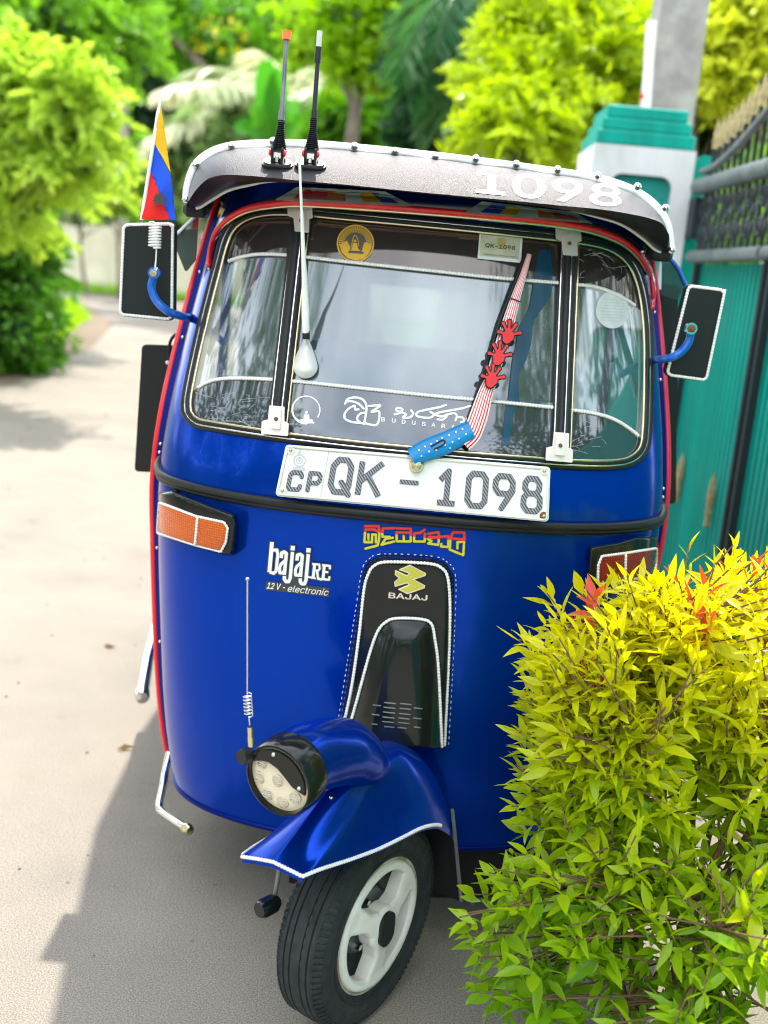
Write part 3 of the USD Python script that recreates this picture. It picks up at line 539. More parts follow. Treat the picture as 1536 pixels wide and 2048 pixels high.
# window stickers
E_ = (711, 487)
em = part('round_sticker', slab(Point(E_).buffer(37.5), .0020, .0025), 'sticker_dark', TW, 30, label='round gold sticker of a seated figure under rays')
ringp = Point(E_).buffer(37.5).difference(Point(E_).buffer(34.5))
raysp = [Polygon([(E_[0] + 22 * math.cos(a - .028), E_[1] + 22 * math.sin(a - .028)), (E_[0] + 33 * math.cos(a - .04), E_[1] + 33 * math.sin(a - .04)), (E_[0] + 33 * math.cos(a + .04), E_[1] + 33 * math.sin(a + .04)), (E_[0] + 22 * math.cos(a + .028), E_[1] + 22 * math.sin(a + .028))]) for a in np.linspace(math.pi * .98, math.pi * 2.05, 26)]
rock = Polygon([(679, 490), (694, 481), (701, 495), (697, 505), (722, 508), (728, 486), (733, 484), (744, 492), (738, 506), (728, 517), (711, 521), (695, 516), (684, 505)]); fig = [stroke([(703, 494), (705, 481), (710, 470), (716, 480), (717, 492)], 1.4), Point(710, 482).buffer(2.6), Polygon([(706, 486), (714, 486), (716, 497), (721, 502), (700, 501), (704, 496)]), Polygon([(697, 502), (727, 504), (727, 508), (697, 506)])]
part('sticker_print', slab(unary_union([ringp, rock.difference(unary_union([fig[3], stroke([(699, 503), (727, 505)], 2)])), *raysp, fig[0], fig[1], fig[2]]), .0026, .0030, edge=10), 'sticker_gold', em, 30)
LC = [(959, 468), (1045, 477), (1042, 526), (955, 517)]
lc = part('licence_holder', slab(Polygon(LC), .0018, .0045), 'white_soft', TW, 30); part('licence_card', slab(Polygon([(962, 470), (1041, 478), (1038, 519), (959, 511)]), .0046, .0052), 'licence_cream', lc, 30)
part('card_seal', slab(Point(1003, 484).buffer(9).union(Polygon([(990, 490), (1016, 493), (1012, 499), (994, 497)])), .0053, .0055), 'faint_grey' if False else 'gold_paint', lc, 30)
part('card_lettering', text_on('QK-1098', (971, 486), (1031, 492), (1030, 501), (970, 495), .0055, .0060), 'sticker_black', lc, 30)
part('card_lettering', text_on('Department of Motor Traffic', (968, 506.5), (1034, 513), (1034, 516.5), (968, 510), .0055, .0058, bold=False), 'mid_grey', lc, 30)
wd = part('white_disc', slab(Polygon([(1225 + 33 * math.cos(a) * (1 + .03 * math.sin(5 * a)), 620 + 37 * math.sin(a)) for a in np.linspace(0, 6.28, 40)]), .0018, .0026), 'disc_white', TW, 30, label='torn round white paper disc stuck on the side pane')
part('disc_lines', slab(unary_union([LineString([(1200, y), (1250, y + 3)]).buffer(.5) for y in range(598, 645, 6)]), .0027, .0030), 'faint_grey', wd, 30)
rg = Point(612, 820); ring2 = rg.buffer(29).difference(Point(612.6, 819.5).buffer(26)).difference(Polygon([(612, 820), (640, 838), (630, 860), (615, 855)]))
fg2 = unary_union([Point(613, 825).buffer(3), Polygon([(608, 829), (618, 829), (619, 838), (607, 838)]), Polygon([(601, 838), (625, 839), (627, 845), (600, 844)]), stroke([(592, 836), (605, 845), (628, 846)], 2)])
part('ring_sticker', slab(unary_union([ring2, fg2]), .0020, .0026), 'white', TW, 30, label='white ring sticker with a small seated figure')
Z7 = lambda pts: zp(pts, 560, 760, 3.491)
W7 = [[(455, 165), (475, 132), (530, 122), (580, 138), (603, 180), (600, 240), (588, 300)], [(468, 150), (500, 148), (548, 165), (585, 200)], [(548, 205), (525, 205), (520, 180), (480, 200), (452, 235), (455, 270), (500, 292), (560, 300), (590, 305)], [(600, 228), (560, 235), (538, 270), (560, 296)], [(620, 182), (700, 178), (640, 222), (692, 222), (676, 312), (585, 300)],
      [(800, 240), (835, 230), (855, 205), (820, 195), (812, 212), (850, 225), (880, 240), (860, 262), (905, 262), (930, 235), (915, 212)], [(1158, 175), (1110, 190), (1010, 210), (960, 225), (955, 250), (1000, 262), (1050, 262), (1075, 240), (1050, 222)], [(1330, 180), (1260, 200), (1120, 225), (1085, 240), (1130, 255), (1170, 240), (1140, 275), (1100, 275)], [(1170, 240), (1215, 232), (1235, 250), (1225, 282)], [(1240, 260), (1275, 262), (1285, 285), (1262, 295)],
      [(1305, 270), (1310, 300), (1380, 305), (1430, 300), (1440, 270), (1400, 275)], [(1420, 200), (1450, 220), (1440, 262), (1395, 250)]]
for g_, l_b in ((W7[:5], 'first white flowing word at the foot of the window'), (W7[5:], 'second white flowing word, partly behind the wiper')): part('script_word', slab(unary_union([stroke(Z7(p), 4.2) for p in g_]), .0020, .0026, edge=10), 'white', TW, 30, label=l_b)
for ch, x in zip('BUDUSARANAI', (720, 795, 865, 935, 1005, 1072, 1142, 1210, 1277, 1345, 1410)):
    y = 275 + (x - 720) * .107; w = 13 if ch != 'I' else 6
    part('small_lettering', text_on(ch, *Z7([(x - w, y - 15), (x + w, y - 13), (x + w - 2, y + 16), (x - w - 2, y + 14)]), .0020, .0026), 'white', TW, 30)
part('window_scratch', cat([tube(hit(*spline([(xa, ya), ((xa + xb2) / 2 + rng.uniform(-5, 5), (ya + yb2) / 2), (xb2, yb2)], 6).T, np.full(6, .0018)), .00022, 4) for xa, ya, xb2, yb2 in [(x + rng.uniform(-5, 5), y + rng.uniform(-3, 3), x + rng.uniform(-34, 34), y + rng.uniform(-14, 14)) for x, y in [(rng.uniform(420, 540), rng.uniform(785, 850)) for _ in range(26)] + [(rng.uniform(1150, 1240), rng.uniform(495, 560)) for _ in range(18)] + [(rng.uniform(1140, 1200), rng.uniform(840, 900)) for _ in range(16)]]]), 'white_soft', TW, False, kind='stuff')

# visor hood over the window
An = 140
A_px = [(374, 402), (379, 368), (394, 332), (424, 309), (466, 296), (540, 291), (620, 292), (710, 299), (860, 314), (1000, 331), (1116, 347), (1197, 361), (1264, 384), (1308, 415), (1331, 450), (1340, 498)]
B_px = [(377, 402), (391, 381), (411, 361), (430, 353), (458, 350), (524, 354), (594, 361), (710, 371), (860, 386), (1000, 399), (1116, 411), (1200, 419), (1262, 428), (1298, 436), (1324, 447), (1338, 470)]
P_px = [(380, 410), (397, 414), (424, 398), (457, 379), (500, 368), (545, 360), (640, 358), (710, 362), (860, 378), (1000, 394), (1116, 412), (1180, 428), (1240, 446), (1285, 475), (1310, 497), (1334, 506)]
a2, b2, p2_ = (spline(q, An) for q in (A_px, B_px, P_px))
xw = lambda q: (at(q[:, 0], q[:, 1], np.full(len(q), 2.2))[:, 0] - X0) / .49
YA = lambda q: 2.295 + 0.06 * np.abs(xw(q)) ** 2.5
YB = lambda q: 2.125 + 0.16 * np.clip(np.abs(xw(q)), 0, 1) ** 7
YP = lambda q: np.minimum(2.27 + 0.08 * np.abs(xw(q)) ** 2.5, 2.36)
A3, B3, P3 = at(a2[:, 0], a2[:, 1], YA(a2)), at(b2[:, 0], b2[:, 1], YB(b2)), at(p2_[:, 0], p2_[:, 1], YP(p2_))
rows = []
for v in np.linspace(0, 1, 22):
    m_ = A3 * (1 - v) + B3 * v; bl = 4 * v * (1 - v) * 0.014; k_ = np.clip(1 - np.abs(np.linspace(-1, 1, An)) ** 6, 0, 1)[:, None]
    rows.append(m_ + k_ * bl * np.array([0, -0.75, 0.66]))
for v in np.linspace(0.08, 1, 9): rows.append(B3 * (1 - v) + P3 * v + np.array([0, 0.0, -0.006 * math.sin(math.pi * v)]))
VG = np.array(rows); VG[:22] += (0.0035 * (meshkit.fbm(VG[:22].reshape(-1, 3) * 9, 3, 5) - .5)).reshape(22, An, 1) * np.array([0, -1, .6])
visor = part('visor', grid(VG[:22]), 'visor_vinyl', TW, 60); part('visor_lining', grid(np.concatenate([VG[21:22], VG[22:]])), 'black_plastic', visor, 60); HV = MeshSurf(grid(VG[:22]))  # underside split off in a darker black that paints in its shade
part('visor_piping', tube(spline(P3[2:-2] + (0, -.004, -.002), 120), .0035, 6), 'white', visor, True)
# riveted white edge of the canopy
nrm = np.gradient(a2, axis=0); nrm = np.stack([nrm[:, 1], -nrm[:, 0]], 1) / np.linalg.norm(nrm, axis=1, keepdims=True)
Wd = np.interp(np.linspace(0, 1, An), [0, .1, .3, .7, .9, 1], [10, 13, 12, 11, 13, 11])
def edge(d, dy): q = a2 + nrm * (Wd * d)[:, None]; return at(q[:, 0], q[:, 1], YA(a2) + dy)
EG = np.array([edge(-0.55, -.012), edge(-.4, -.018), edge(0, -.022), edge(.45, -.016), edge(.8, .0), edge(.98, .03), edge(1.0, .07)])
wob = 0.0022 * np.sin(np.linspace(0, 60, An)); EG[2:4, :, 2] += wob
trim = part('canopy_edge', grid(EG), 'white_soft', TW, True); 
zz = []
zq = spline(np.c_[a2 + nrm * (Wd * -.62)[:, None]], 420); zy = np.interp(np.linspace(0, 1, 420), np.linspace(0, 1, An), YA(a2))
part('pinked_hem', tube(at(zq[:, 0] + 0, zq[:, 1] + 1.6 * np.sign(np.sin(np.arange(420) * 1.2)), zy - .017), .0020, 5), 'black_rubber', trim, False)
for x, y in ((371, 398), (391, 328), (462, 290), (545, 281), (709, 291), (790, 301), (871, 311), (952, 316), (1033, 327), (1116, 338), (1197, 350), (1276, 372), (1332, 415), (1344, 499)):
    k = int(np.argmin(np.hypot(*(a2 - (x, y)).T))); p_ = at(np.array(x * 1.0), np.array(y * 1.0), YA(a2)[k] - .026)
    rv = part('rivet', lathe([(.0001, .0045), (.003, .004), (.0052, .001), (.0062, -.001), (.0078, -.002), (.0078, -.006)], p_, (0, -1, .25), 14), 'chrome', trim, 40)
part('visor_number', text_on('1098', (951, 334), (1247, 371), (1241, 415), (951, 386), 0.0005, .0014, HV), 'faded_white', visor, 30)
for s_, q in ((-1, P3[3]), (1, P3[-4])): part('visor_hinge', box(q + (s_ * .012, .03, -.008), (.05, .05, .028), .008), 'black_plastic', TW, 30)

# canopy, cabin and rear body
prof = np.array([edge(1.0, .07), edge(1.0, .07) + (0, .16, .01), edge(1.0, .07) + (0, .9, .015), edge(1.0, .07) + (0, 1.5, .0), edge(1.0, .07) + (0, 1.95, -.05)])
for k, s_ in enumerate((1.0, 1.045, 1.26, 1.30, 1.26)): prof[k, :, 0] = X0 + (prof[k, :, 0] - X0) * s_
part('canopy', grid(prof), 'canopy_black', TW, True)
lastp = prof[-1]; low = lastp.copy(); low[:, 2] = 0.98
gr = np.array([lastp, lastp * .5 + low * .5, low]); 
rw = np.linspace(0, 1, An); 
gq = np.linspace(0, 1, 60)[:, None, None]; gc = lastp[None] * (1 - gq) + low[None] * gq; Vc, Fc = grid(gc); cc_ = Vc[Fc].mean(1); kc = ~((np.abs(cc_[:, 0] - X0 - .01) < .19) & (cc_[:, 2] > 1.16) & (cc_[:, 2] < 1.38))
part('rear_curtain', (Vc, Fc[kc]), 'canopy_black', TW, True)
_yb = float(lastp[70, 1]) - .004
part('rear_window', (np.array([[X0 - .22, _yb, 1.13], [X0 + .24, _yb, 1.13], [X0 + .24, _yb, 1.41], [X0 - .22, _yb, 1.41]]), np.array([[0, 1, 2], [0, 2, 3]])), 'clear_plastic', TW, False)
part('floor_pan', box((X0, 3.3, .27), (1.02, 1.7, .05), .01), 'dark_blue', TW, 30)
for s_ in (-1, 1):
    part('rear_fender', cat([box((X0 + s_ * .55, 3.95, .62), (.18, 1.1, .66), .05)]), 'blue_paint', TW, 30)
    part('roof_post', tube([(X0 + s_ * .60, 3.45, .9), (X0 + s_ * .59, 3.42, 1.58)], .016, 8), 'dark_blue', TW, True)
    wt = part('rear_tyre', lathe([(.10, -.05), (.18, -.055), (.205, -.03), (.21, 0), (.205, .03), (.18, .055), (.10, .05), (.10, -.05)], (X0 + s_ * .57, 3.95, .21), (s_, 0, 0), 40), 'tyre_rubber', TW, 40)
    part('rear_rim', lathe([(.0001, .02), (.08, .03), (.11, .045), (.11, -.045), (.0001, -.03)], (X0 + s_ * .57, 3.95, .21), (s_, 0, 0), 30), 'wheel_white', wt, 40)
part('rear_body', box((X0, 4.2, .66), (.98, .5, .62), .06), 'blue_paint', TW, 30)
part('rear_seat', box((X0, 3.85, .62), (.98, .5, .14), .04), 'seat_vinyl', TW, 30); part('seat_backrest', box((X0, 4.12, .92), (1.0, .12, .5), .04), 'seat_vinyl', TW, 30)
part('driver_seat', box((X0, 3.05, .60), (.42, .38, .12), .04), 'seat_vinyl', TW, 30); part('driver_backrest', box((X0, 3.27, .86), (.42, .08, .34), .03), 'seat_vinyl', TW, 30)
part('cabin_bulkhead', box((X0, 2.56, .62), (.98, .02, .64), .004), 'cabin_grey', TW, 30)
part('dashboard', box((X0, 2.46, 1.02), (.92, .22, .10), .03), 'black_plastic', TW, 30)
part('steering_column', tube([(X0, 2.16, .5), (X0, 2.36, 1.08)], .03, 10), 'black_plastic', TW, True); part('handlebar', tube([(X0 - .33, 2.42, 1.08), (X0 - .1, 2.36, 1.1), (X0 + .1, 2.36, 1.1), (X0 + .33, 2.42, 1.08)], .012, 8), 'black_plastic', TW, True)

# red edged eyebrow over the window
eb = [(418, 532), (420, 505), (430, 468), (451, 441), (490, 418), (540, 408), (600, 404), (700, 409), (850, 420), (1000, 433), (1120, 446), (1195, 461), (1255, 488), (1290, 528), (1306, 580), (1303, 618)]
ebt = [(421, 532), (427, 503), (438, 466), (458, 437), (494, 410), (540, 394), (600, 385), (700, 388), (850, 400), (1000, 412), (1120, 428), (1198, 446), (1262, 476), (1298, 520), (1312, 578), (1307, 618)]
qe, qt = spline(eb, 120), spline(ebt, 120); k_ = np.clip(1 - np.abs(np.linspace(-1, 1, 120)) ** 4, 0, 1); oe = .030 + .03 * k_
e3, t3 = hit(qe[:, 0], qe[:, 1], oe), hit(qt[:, 0], qt[:, 1], .010 + 0 * oe)
eye = part('eyebrow', grid(np.array([e3, e3 * .5 + t3 * .5 + (0, 0, .004), t3])), 'chrome', TW, True); HE = MeshSurf(grid(np.array([e3, e3 * .5 + t3 * .5 + (0, 0, .004), t3])))
part('eyebrow_edge', tube(e3, .0062, 8), 'red', eye, True)
part('eyebrow_lip', tube(e3 + (0, .008, -.007), .004, 6), 'gold_chrome', eye, True)
for nm, quad, cols in (('flag_panel', [(553, 399), (594, 375), (770, 384), (822, 411)], [('red', .10, .36), ('orange', .36, .52), ('white', .52, .66), ('flag_yellow', .66, .80), ('flag_blue', .80, .93)]), ('flag_panel', [(932, 425), (964, 404), (1148, 425), (1184, 446)], [('flag_blue', .10, .26), ('flag_yellow', .26, .40), ('white', .40, .58), ('orange', .58, .72), ('red', .72, .93)])):
    fp = part(nm, slab(Polygon(quad).buffer(1.2), .006, .016, HE), 'white_soft', TW, 30)
    def QP(u, v): return tuple(quadmap(np.array([[u, v]]), quad[1], quad[2], quad[3], quad[0])[0])
    for m_, u0, u1 in cols: part('flag_stripe', slab(Polygon([QP(u0, .14), QP(u1, .14), QP(u1 + .02, .86), QP(u0 + .02, .86)]), .0162, .0175, HE, 10), m_, fp, 30)
for pts in ([(429, 432), (441, 402), (455, 410), (442, 437)], [(1283, 492), (1295, 487), (1304, 512), (1296, 520)]):
    rf = part('corner_clip', slab(Polygon(pts), .002, .006), 'chrome', TW, 30); part('clip_marker', slab(Polygon([(a * .6 + np.mean([x for x, _ in pts]) * .4, b * .6 + np.mean([y for _, y in pts]) * .4 + 4) for a, b in pts]), .0062, .014), 'yellow', rf, 30)

# wiper in a printed sleeve, with three hands
WY = lambda o: (lambda px, py, off=0.0: hit(px, py, off, surf=lambda x, z: S(x, z) - o))
hw = WY(.022)
def sleeve(pts, w, mats, n=36, h=hw, thick=.006):
    q = spline(pts, n); w = np.interp(np.linspace(0, 1, n), np.linspace(0, 1, len(w)), w); t = np.gradient(q, axis=0); t /= np.linalg.norm(t, axis=1, keepdims=True); nn = np.stack([-t[:, 1], t[:, 0]], 1)
    K = len(mats); out = {}
    us = np.linspace(-1, 1, K + 1)
    ring = [h((q + nn * (w / 2)[:, None] * u)[:, 0], (q + nn * (w / 2)[:, None] * u)[:, 1], thick * math.sqrt(max(0, 1 - (u * .98) ** 2))) for u in us]
    for k, m in enumerate(mats): out.setdefault(m, []).append(grid(np.array([ring[k], ring[k + 1]])))
    back = [h((q + nn * (w / 2)[:, None] * u)[:, 0], (q + nn * (w / 2)[:, None] * u)[:, 1], -.004) for u in (-1, 1)]
    out.setdefault('black_rubber', []).extend([grid(np.array([ring[0], back[0]])), grid(np.array([back[0], back[1]])), grid(np.array([back[1], ring[-1]]))])
    return out
wp = part('wiper_arm', tube(np.vstack([hw(np.array([832.]), np.array([912.]), np.array([-.002])), hw(np.array([945., 985., 1055.]), np.array([858., 755., 520.]), np.full(3, -.003))]), .004, 6), 'black_rubber', TW, True)
sl = sleeve([(925, 885), (944, 866), (958, 830), (970, 790), (983, 757)], [40, 38, 36, 30, 25], ['red' if k % 2 else 'white' for k in range(13)])
s2 = sleeve([(1011, 665), (1030, 600), (1048, 545), (1059, 508)], [27, 21, 14, 9], ['red' if k % 2 else 'white' for k in range(11)]); s3 = sleeve([(983, 757), (998, 707), (1011, 665)], [25, 26, 27], ['red' if k % 2 else 'white' for k in range(11)])
for m in ('white', 'red', 'black_rubber'): part('striped_sleeve', cat(sl[m] + s2[m] + s3[m]), m, wp, True)
for p in ((1030, 600), (1012, 657)): part('sleeve_band', slab(LineString([(p[0] - 12, p[1] - 5), (p[0] + 12, p[1] + 4)]).buffer(1.2), .006, .0075, hw), 'black_rubber', wp, 30)
part('wiper_blade', tube(np.vstack([hw(np.array([a]), np.array([b]), np.array([-.010])) for a, b in ((931., 858.), (962., 770.), (1000., 640.), (1052., 506.))]), .005, 6), 'black_rubber', wp, True)
sb_ = sleeve([(823, 916), (845, 904), (890, 886), (922, 870), (944, 860)], [36, 44, 46, 42, 38], ['star_blue'] * 8, thick=.014)
for m in sb_: part('blue_sleeve', cat(sb_[m]), m, wp, True)
hb = MeshSurf(cat(sb_['star_blue']))
part('sleeve_stars', slab(unary_union([Polygon([(x + (2.9 if k % 2 == 0 else 1.2) * math.cos(k * math.pi / 5), y + (2.9 if k % 2 == 0 else 1.2) * math.sin(k * math.pi / 5)) for k in range(10)]) for x, y in [(838, 900), (850, 893), (843, 912), (862, 888), (858, 903), (874, 882), (884, 876), (898, 870), (912, 864), (925, 858), (890, 890), (905, 884), (918, 877), (932, 868), (900, 896), (872, 900)]]), .0008, .0013, hb), 'white', wp, 30)
part('sleeve_clip', tube(hb(*spline([(862, 893), (886, 880), (889, 888), (868, 899)], 16).T, np.full(16, .001)), .0016, 6), 'black_rubber', wp, True)
part('wiper_pivot', lathe([(.0001, .012), (.010, .011), (.014, .004), (.016, -.012)], hp(np.array(833.), np.array(931.), .004), (0, -1, .1), 20), 'gold_chrome', TW, 40)
part('pivot_hole', ball(hp(np.array(833.), np.array(942.), .002), .0035, 1), 'rust', TW, True)
def handpoly(c, s, rot):
    fs = [LineString([(0, 0), (math.cos(a) * l, -math.sin(a) * l)]).buffer(w, quad_segs=6).union(Point(math.cos(a) * l, -math.sin(a) * l).buffer(w * 1.3)) for a, l, w in [(math.radians(d), l, w) for d, l, w in ((170, 20, 3.0), (122, 25, 2.9), (93, 27, 3.0), (62, 25, 2.9), (18, 23, 3.1))]]
    g = unary_union([Point(0, 2).buffer(12), Point(-2, 9).buffer(9), *fs]).buffer(1.0).buffer(-1.0)
    return shapely.affinity.translate(shapely.affinity.rotate(shapely.affinity.scale(g, s, s, origin=(0, 0)), rot, origin=(0, 0)), *c)
import shapely.affinity
for c in ((1017, 670), (998, 713), (984, 758)):
    g = handpoly(c, 1.02, 8); b_ = part('hand_ornament', slab(g.buffer(1.6), .008, .013, hw, 12), 'black_rubber', wp, 30); part('hand_face', slab(g.buffer(-.8), .0128, .017, hw, 12), 'hand_red', b_, 30)

# white fin aerial on the glass, two whip aerials on the visor
fb = lambda x, y, o: hit(np.array(float(x)), np.array(float(y)), np.array(o))
hwn = hit
p2f, trf = fill(Polygon(spline([(612, 672), (622, 690), (632, 718), (635, 738), (626, 752), (611, 757), (596, 752), (587, 738), (590, 716), (602, 690)], 60, closed=True)), 4, rings=(1, 2.5, 5))
fpoly = Polygon(spline([(612, 672), (622, 690), (632, 718), (635, 738), (626, 752), (611, 757), (596, 752), (587, 738), (590, 716), (602, 690)], 60, closed=True)); dd = shapely.distance(fpoly.exterior, shapely.points(p2f[:, 0], p2f[:, 1])); e_ = np.clip(dd / 22, 0, 1)
fa = part('fin_aerial', (hit(p2f[:, 0], p2f[:, 1], .004 + .030 * (1 - (1 - e_) ** 2)), trf), 'white', TW, True, label='white stick-on aerial with a tear-drop foot')
rt = fb(612, 690, .026); rb = fb(612, 665, .034); rm = at(np.array(609.), np.array(560.), rb[1] - .02); re_ = at(np.array(598.), np.array(297.), 2.06)
part('aerial_collar', tube([fb(612, 678, .028), rb + (0, 0, .004)], .0075, 12), 'black_rubber', fa, True)
part('aerial_rod', tube(np.vstack([rb, rb * .6 + rm * .4, rm, rm * .45 + re_ * .55, re_]), [.0075, .0078, .0055, .0026, .0024], 10), 'white', fa, True)
for (bx, by), (mx, my), (tx, ty), tipm, tl in (((555, 331), (563, 240), (573, 80), 'orange', 1), ((621, 333), (628, 235), (636, 112), 'faint_grey', 0)):
    b0 = HV(np.array([float(bx)]), np.array([float(by)]), 0.002)[0]; Yb = b0[1]
    up = at(np.array(float(mx)), np.array(float(my)), Yb + .01); tp_ = at(np.array(float(tx)), np.array(float(ty)), Yb + .03); nU = np.array([0, -.55, .83])
    hx = np.array([1.0, 0, 0]); hy = np.cross(nU, hx)
    pl = Point(0, 0).buffer(.011).union(sbox(-.015, -.011, .015, .011)).union(Point(-.015, 0).buffer(.011)).union(Point(.015, 0).buffer(.011))
    an = part('whip_aerial', place(extrude(pl.buffer(.004), .007), b0 - nU * .002, hx, hy, nU), 'black_rubber', TW, 30, label='black whip aerial with %s tip, on the visor' % ('an orange' if tl else 'a grey'))
    part('aerial_base', place(extrude(pl, .004), b0 + nU * .005, hx, hy, nU), 'chrome', an, 30)
    dr = (up - b0) / np.linalg.norm(up - b0)
    for s_ in (-1, 1): part('hinge_lug', box(b0 + nU * .02 + hx * s_ * .0095, (.005, .02, .03), .002), 'black_plastic', an, 30); part('hinge_cap', ball(b0 + nU * .026 + hx * s_ * .0135, .007, 1, (.45, 1, 1)), 'red', an, True)
    part('hinge_pin', box(b0 + nU * .012 + (0, -.008, 0), (.007, .006, .012), .001), 'chrome', an, 30)
    z0 = b0 + dr * .026; Lr = np.linalg.norm(up - z0); pr = [(.0001, 0)]
    nrib = 17
    for k in range(nrib): r_ = .0150 - .0075 * min(1, (k / nrib) * 1.5); h_ = Lr * k / nrib; pr += [(r_ * .75, h_), (r_, h_ + Lr / nrib * .35), (r_, h_ + Lr / nrib * .55), (r_ * .72, h_ + Lr / nrib * .9)]
    part('ribbed_boot', lathe(pr, z0, dr, 18), 'black_rubber', an, 50)
    part('aerial_mast', tube(np.vstack([up - dr * .005, up + (tp_ - up) * .12, up + (tp_ - up) * .125, tp_]), [.0062, .0062, .0048, .0042], 10), 'grey_metal' if tl else 'black_plastic', an, 40)
    if tl: part('aerial_tip', lathe([(.0001, 0), (.0085, 0), (.0085, .016), (.0001, .018)], tp_, dr, 12), tipm, an, 40)
    else: part('aerial_sleeve', tube([tp_ - dr * .012, tp_ + dr * .016], .0062, 10), 'black_plastic', an, 40); part('aerial_tip', tube([tp_ + dr * .016, tp_ + dr * .045], .0052, 10), tipm, an, 40)

# mirrors
def mirror(px, Y, armpx, armY, tag_, bolt):
    poly = Polygon(px).buffer(-14).buffer(14); ex = Polygon(poly.exterior.simplify(.3)); hY = lambda a, b, o=0.0: at(a, b, Y) - np.array([0, 1, 0]) * np.asarray(o)[..., None]
    p_, t_ = fill(poly, 8, rings=(1, 2.5, 5, 8)); d_ = shapely.distance(poly.exterior, shapely.points(p_[:, 0], p_[:, 1])); e_ = np.clip(d_ / 9, 0, 1)
    f3 = hY(p_[:, 0], p_[:, 1], .012 * np.sqrt(1 - (1 - e_) ** 2)); 
    er = np.array(poly.exterior.coords)[:-1]; rim_ = grid(np.array([hY(np.r_[er[:, 0], er[0, 0]], np.r_[er[:, 1], er[0, 1]], o) for o in (0.0, -.014)]))
    mb = part('wing_mirror', cat([(f3, t_), rim_]), 'mirror_back', TW, 45, label=tag_)
    part('mirror_glass', (hY(p_[:, 0], p_[:, 1], np.full(len(p_), -.0135)), t_[:, ::-1]), 'chrome', mb, False)
    q = np.array(poly.buffer(-4.5).exterior.coords)[:-1]; q = spline(q, 160, closed=True); q = np.vstack([q, q[:1]])
    part('rope_trim', rope(hY(q[:, 0], q[:, 1], np.full(len(q), .011)), .0031), 'rope_white', mb, True)
    ar = spline(np.vstack([at(np.array(float(a)), np.array(float(b)), y) for (a, b), y in zip(armpx, armY)]), 40)
    am = part('mirror_arm', tube(ar, .0085, 12), 'arm_blue', TW, True); part('arm_socket', tube([ar[-1], ar[-1] + (ar[-1] - ar[-4]) * 1.0], .0095, 10), 'black_plastic', am, 40)
    bb = at(np.array(float(bolt[0])), np.array(float(bolt[1])), armY[0] - .008)
    part('arm_lug', lathe([(.0001, .0), (.012, .0), (.012, .012), (.0001, .012)], bb + (0, .004, 0), (0, -1, 0), 16), 'arm_blue' if bolt[2] else 'chrome', am, 40)
    part('mirror_bolt', lathe([(.0001, .012), (.004, .012), (.004, .006), (.008, .006), (.008, 0), (.0001, 0)], bb + (0, -.006, 0), (0, -1, 0), 6), 'gold_chrome' if bolt[2] else 'rust', am, 20)
    return mb
mirror([(246, 446), (352, 444), (350, 643), (238, 632)], 2.30, [(308, 552), (303, 575), (312, 600), (335, 622), (362, 632), (376, 634)], [2.255, 2.255, 2.255, 2.262, 2.32, 2.40], 'left black wing mirror edged in white rope', (309, 546, True))
mirror([(1372, 567), (1452, 577), (1413, 764), (1326, 752)], 2.30, [(1381, 662), (1378, 682), (1362, 704), (1340, 716), (1316, 719), (1302, 719)], [2.255, 2.255, 2.255, 2.262, 2.33, 2.40], 'right black wing mirror edged in white rope', (1381, 657, False))
# wire spring and pennant on the left mirror
yw = 2.24; w0 = at(np.array(310.), np.array(545.), yw); w1 = at(np.array(309.), np.array(496.), yw); w2_ = at(np.array(311.), np.array(444.), yw); w3_ = at(np.array(321.), np.array(198.), yw)
wr = part('spring_wire', cat([tube(spline([w0 + (.004, 0, .01), w0, w1 + (.004, 0, -.004), w1], 16), .0016, 6), coil(w1, w2_, .0115, 9, .0018)]), 'white', TW, True)
part('pennant_pole', tube(np.vstack([at(np.array(283.), np.array(440.), yw), at(np.array(316.), np.array(225.), yw), w3_]), [.0035, .0035, .0012], 8), 'white_soft', TW, True)
def flagmesh(poly):
    p_, t_ = fill(Polygon(poly), 7); f3 = at(p_[:, 0], p_[:, 1], yw + .004 * np.sin(p_[:, 1] / 26 + p_[:, 0] / 15)); b3 = f3 + (0, .0012, 0)
    return cat([(f3, t_), (b3, t_[:, ::-1])])
fl = part('pennant', flagmesh([(322, 213), (341, 345), (308, 283), (314, 245)]), 'flag_yellow', TW, True, label='small pointed pennant in yellow, blue and red')
part('pennant_stripe', flagmesh([(308, 284), (342, 352), (352, 441), (340, 440), (299, 334), (301, 318)]), 'flag_blue', fl, True); part('pennant_stripe', flagmesh([(299, 335), (340, 440), (283, 438)]), 'flag_red', fl, True)
a_ = np.linspace(0, 2 * np.pi, 48, endpoint=False); rr = 9 + 6.5 * np.sin(a_ * 7) ** 2 * (1 + .3 * np.sin(a_ * 3)); part('pennant_mark', slab(Polygon(np.c_[319 + rr * np.cos(a_), 398 + rr * np.sin(a_)]), 0, .001, lambda x, y, o=0.0: at(x, y, yw - .012 - np.asarray(o))), 'sticker_black', fl, 30)

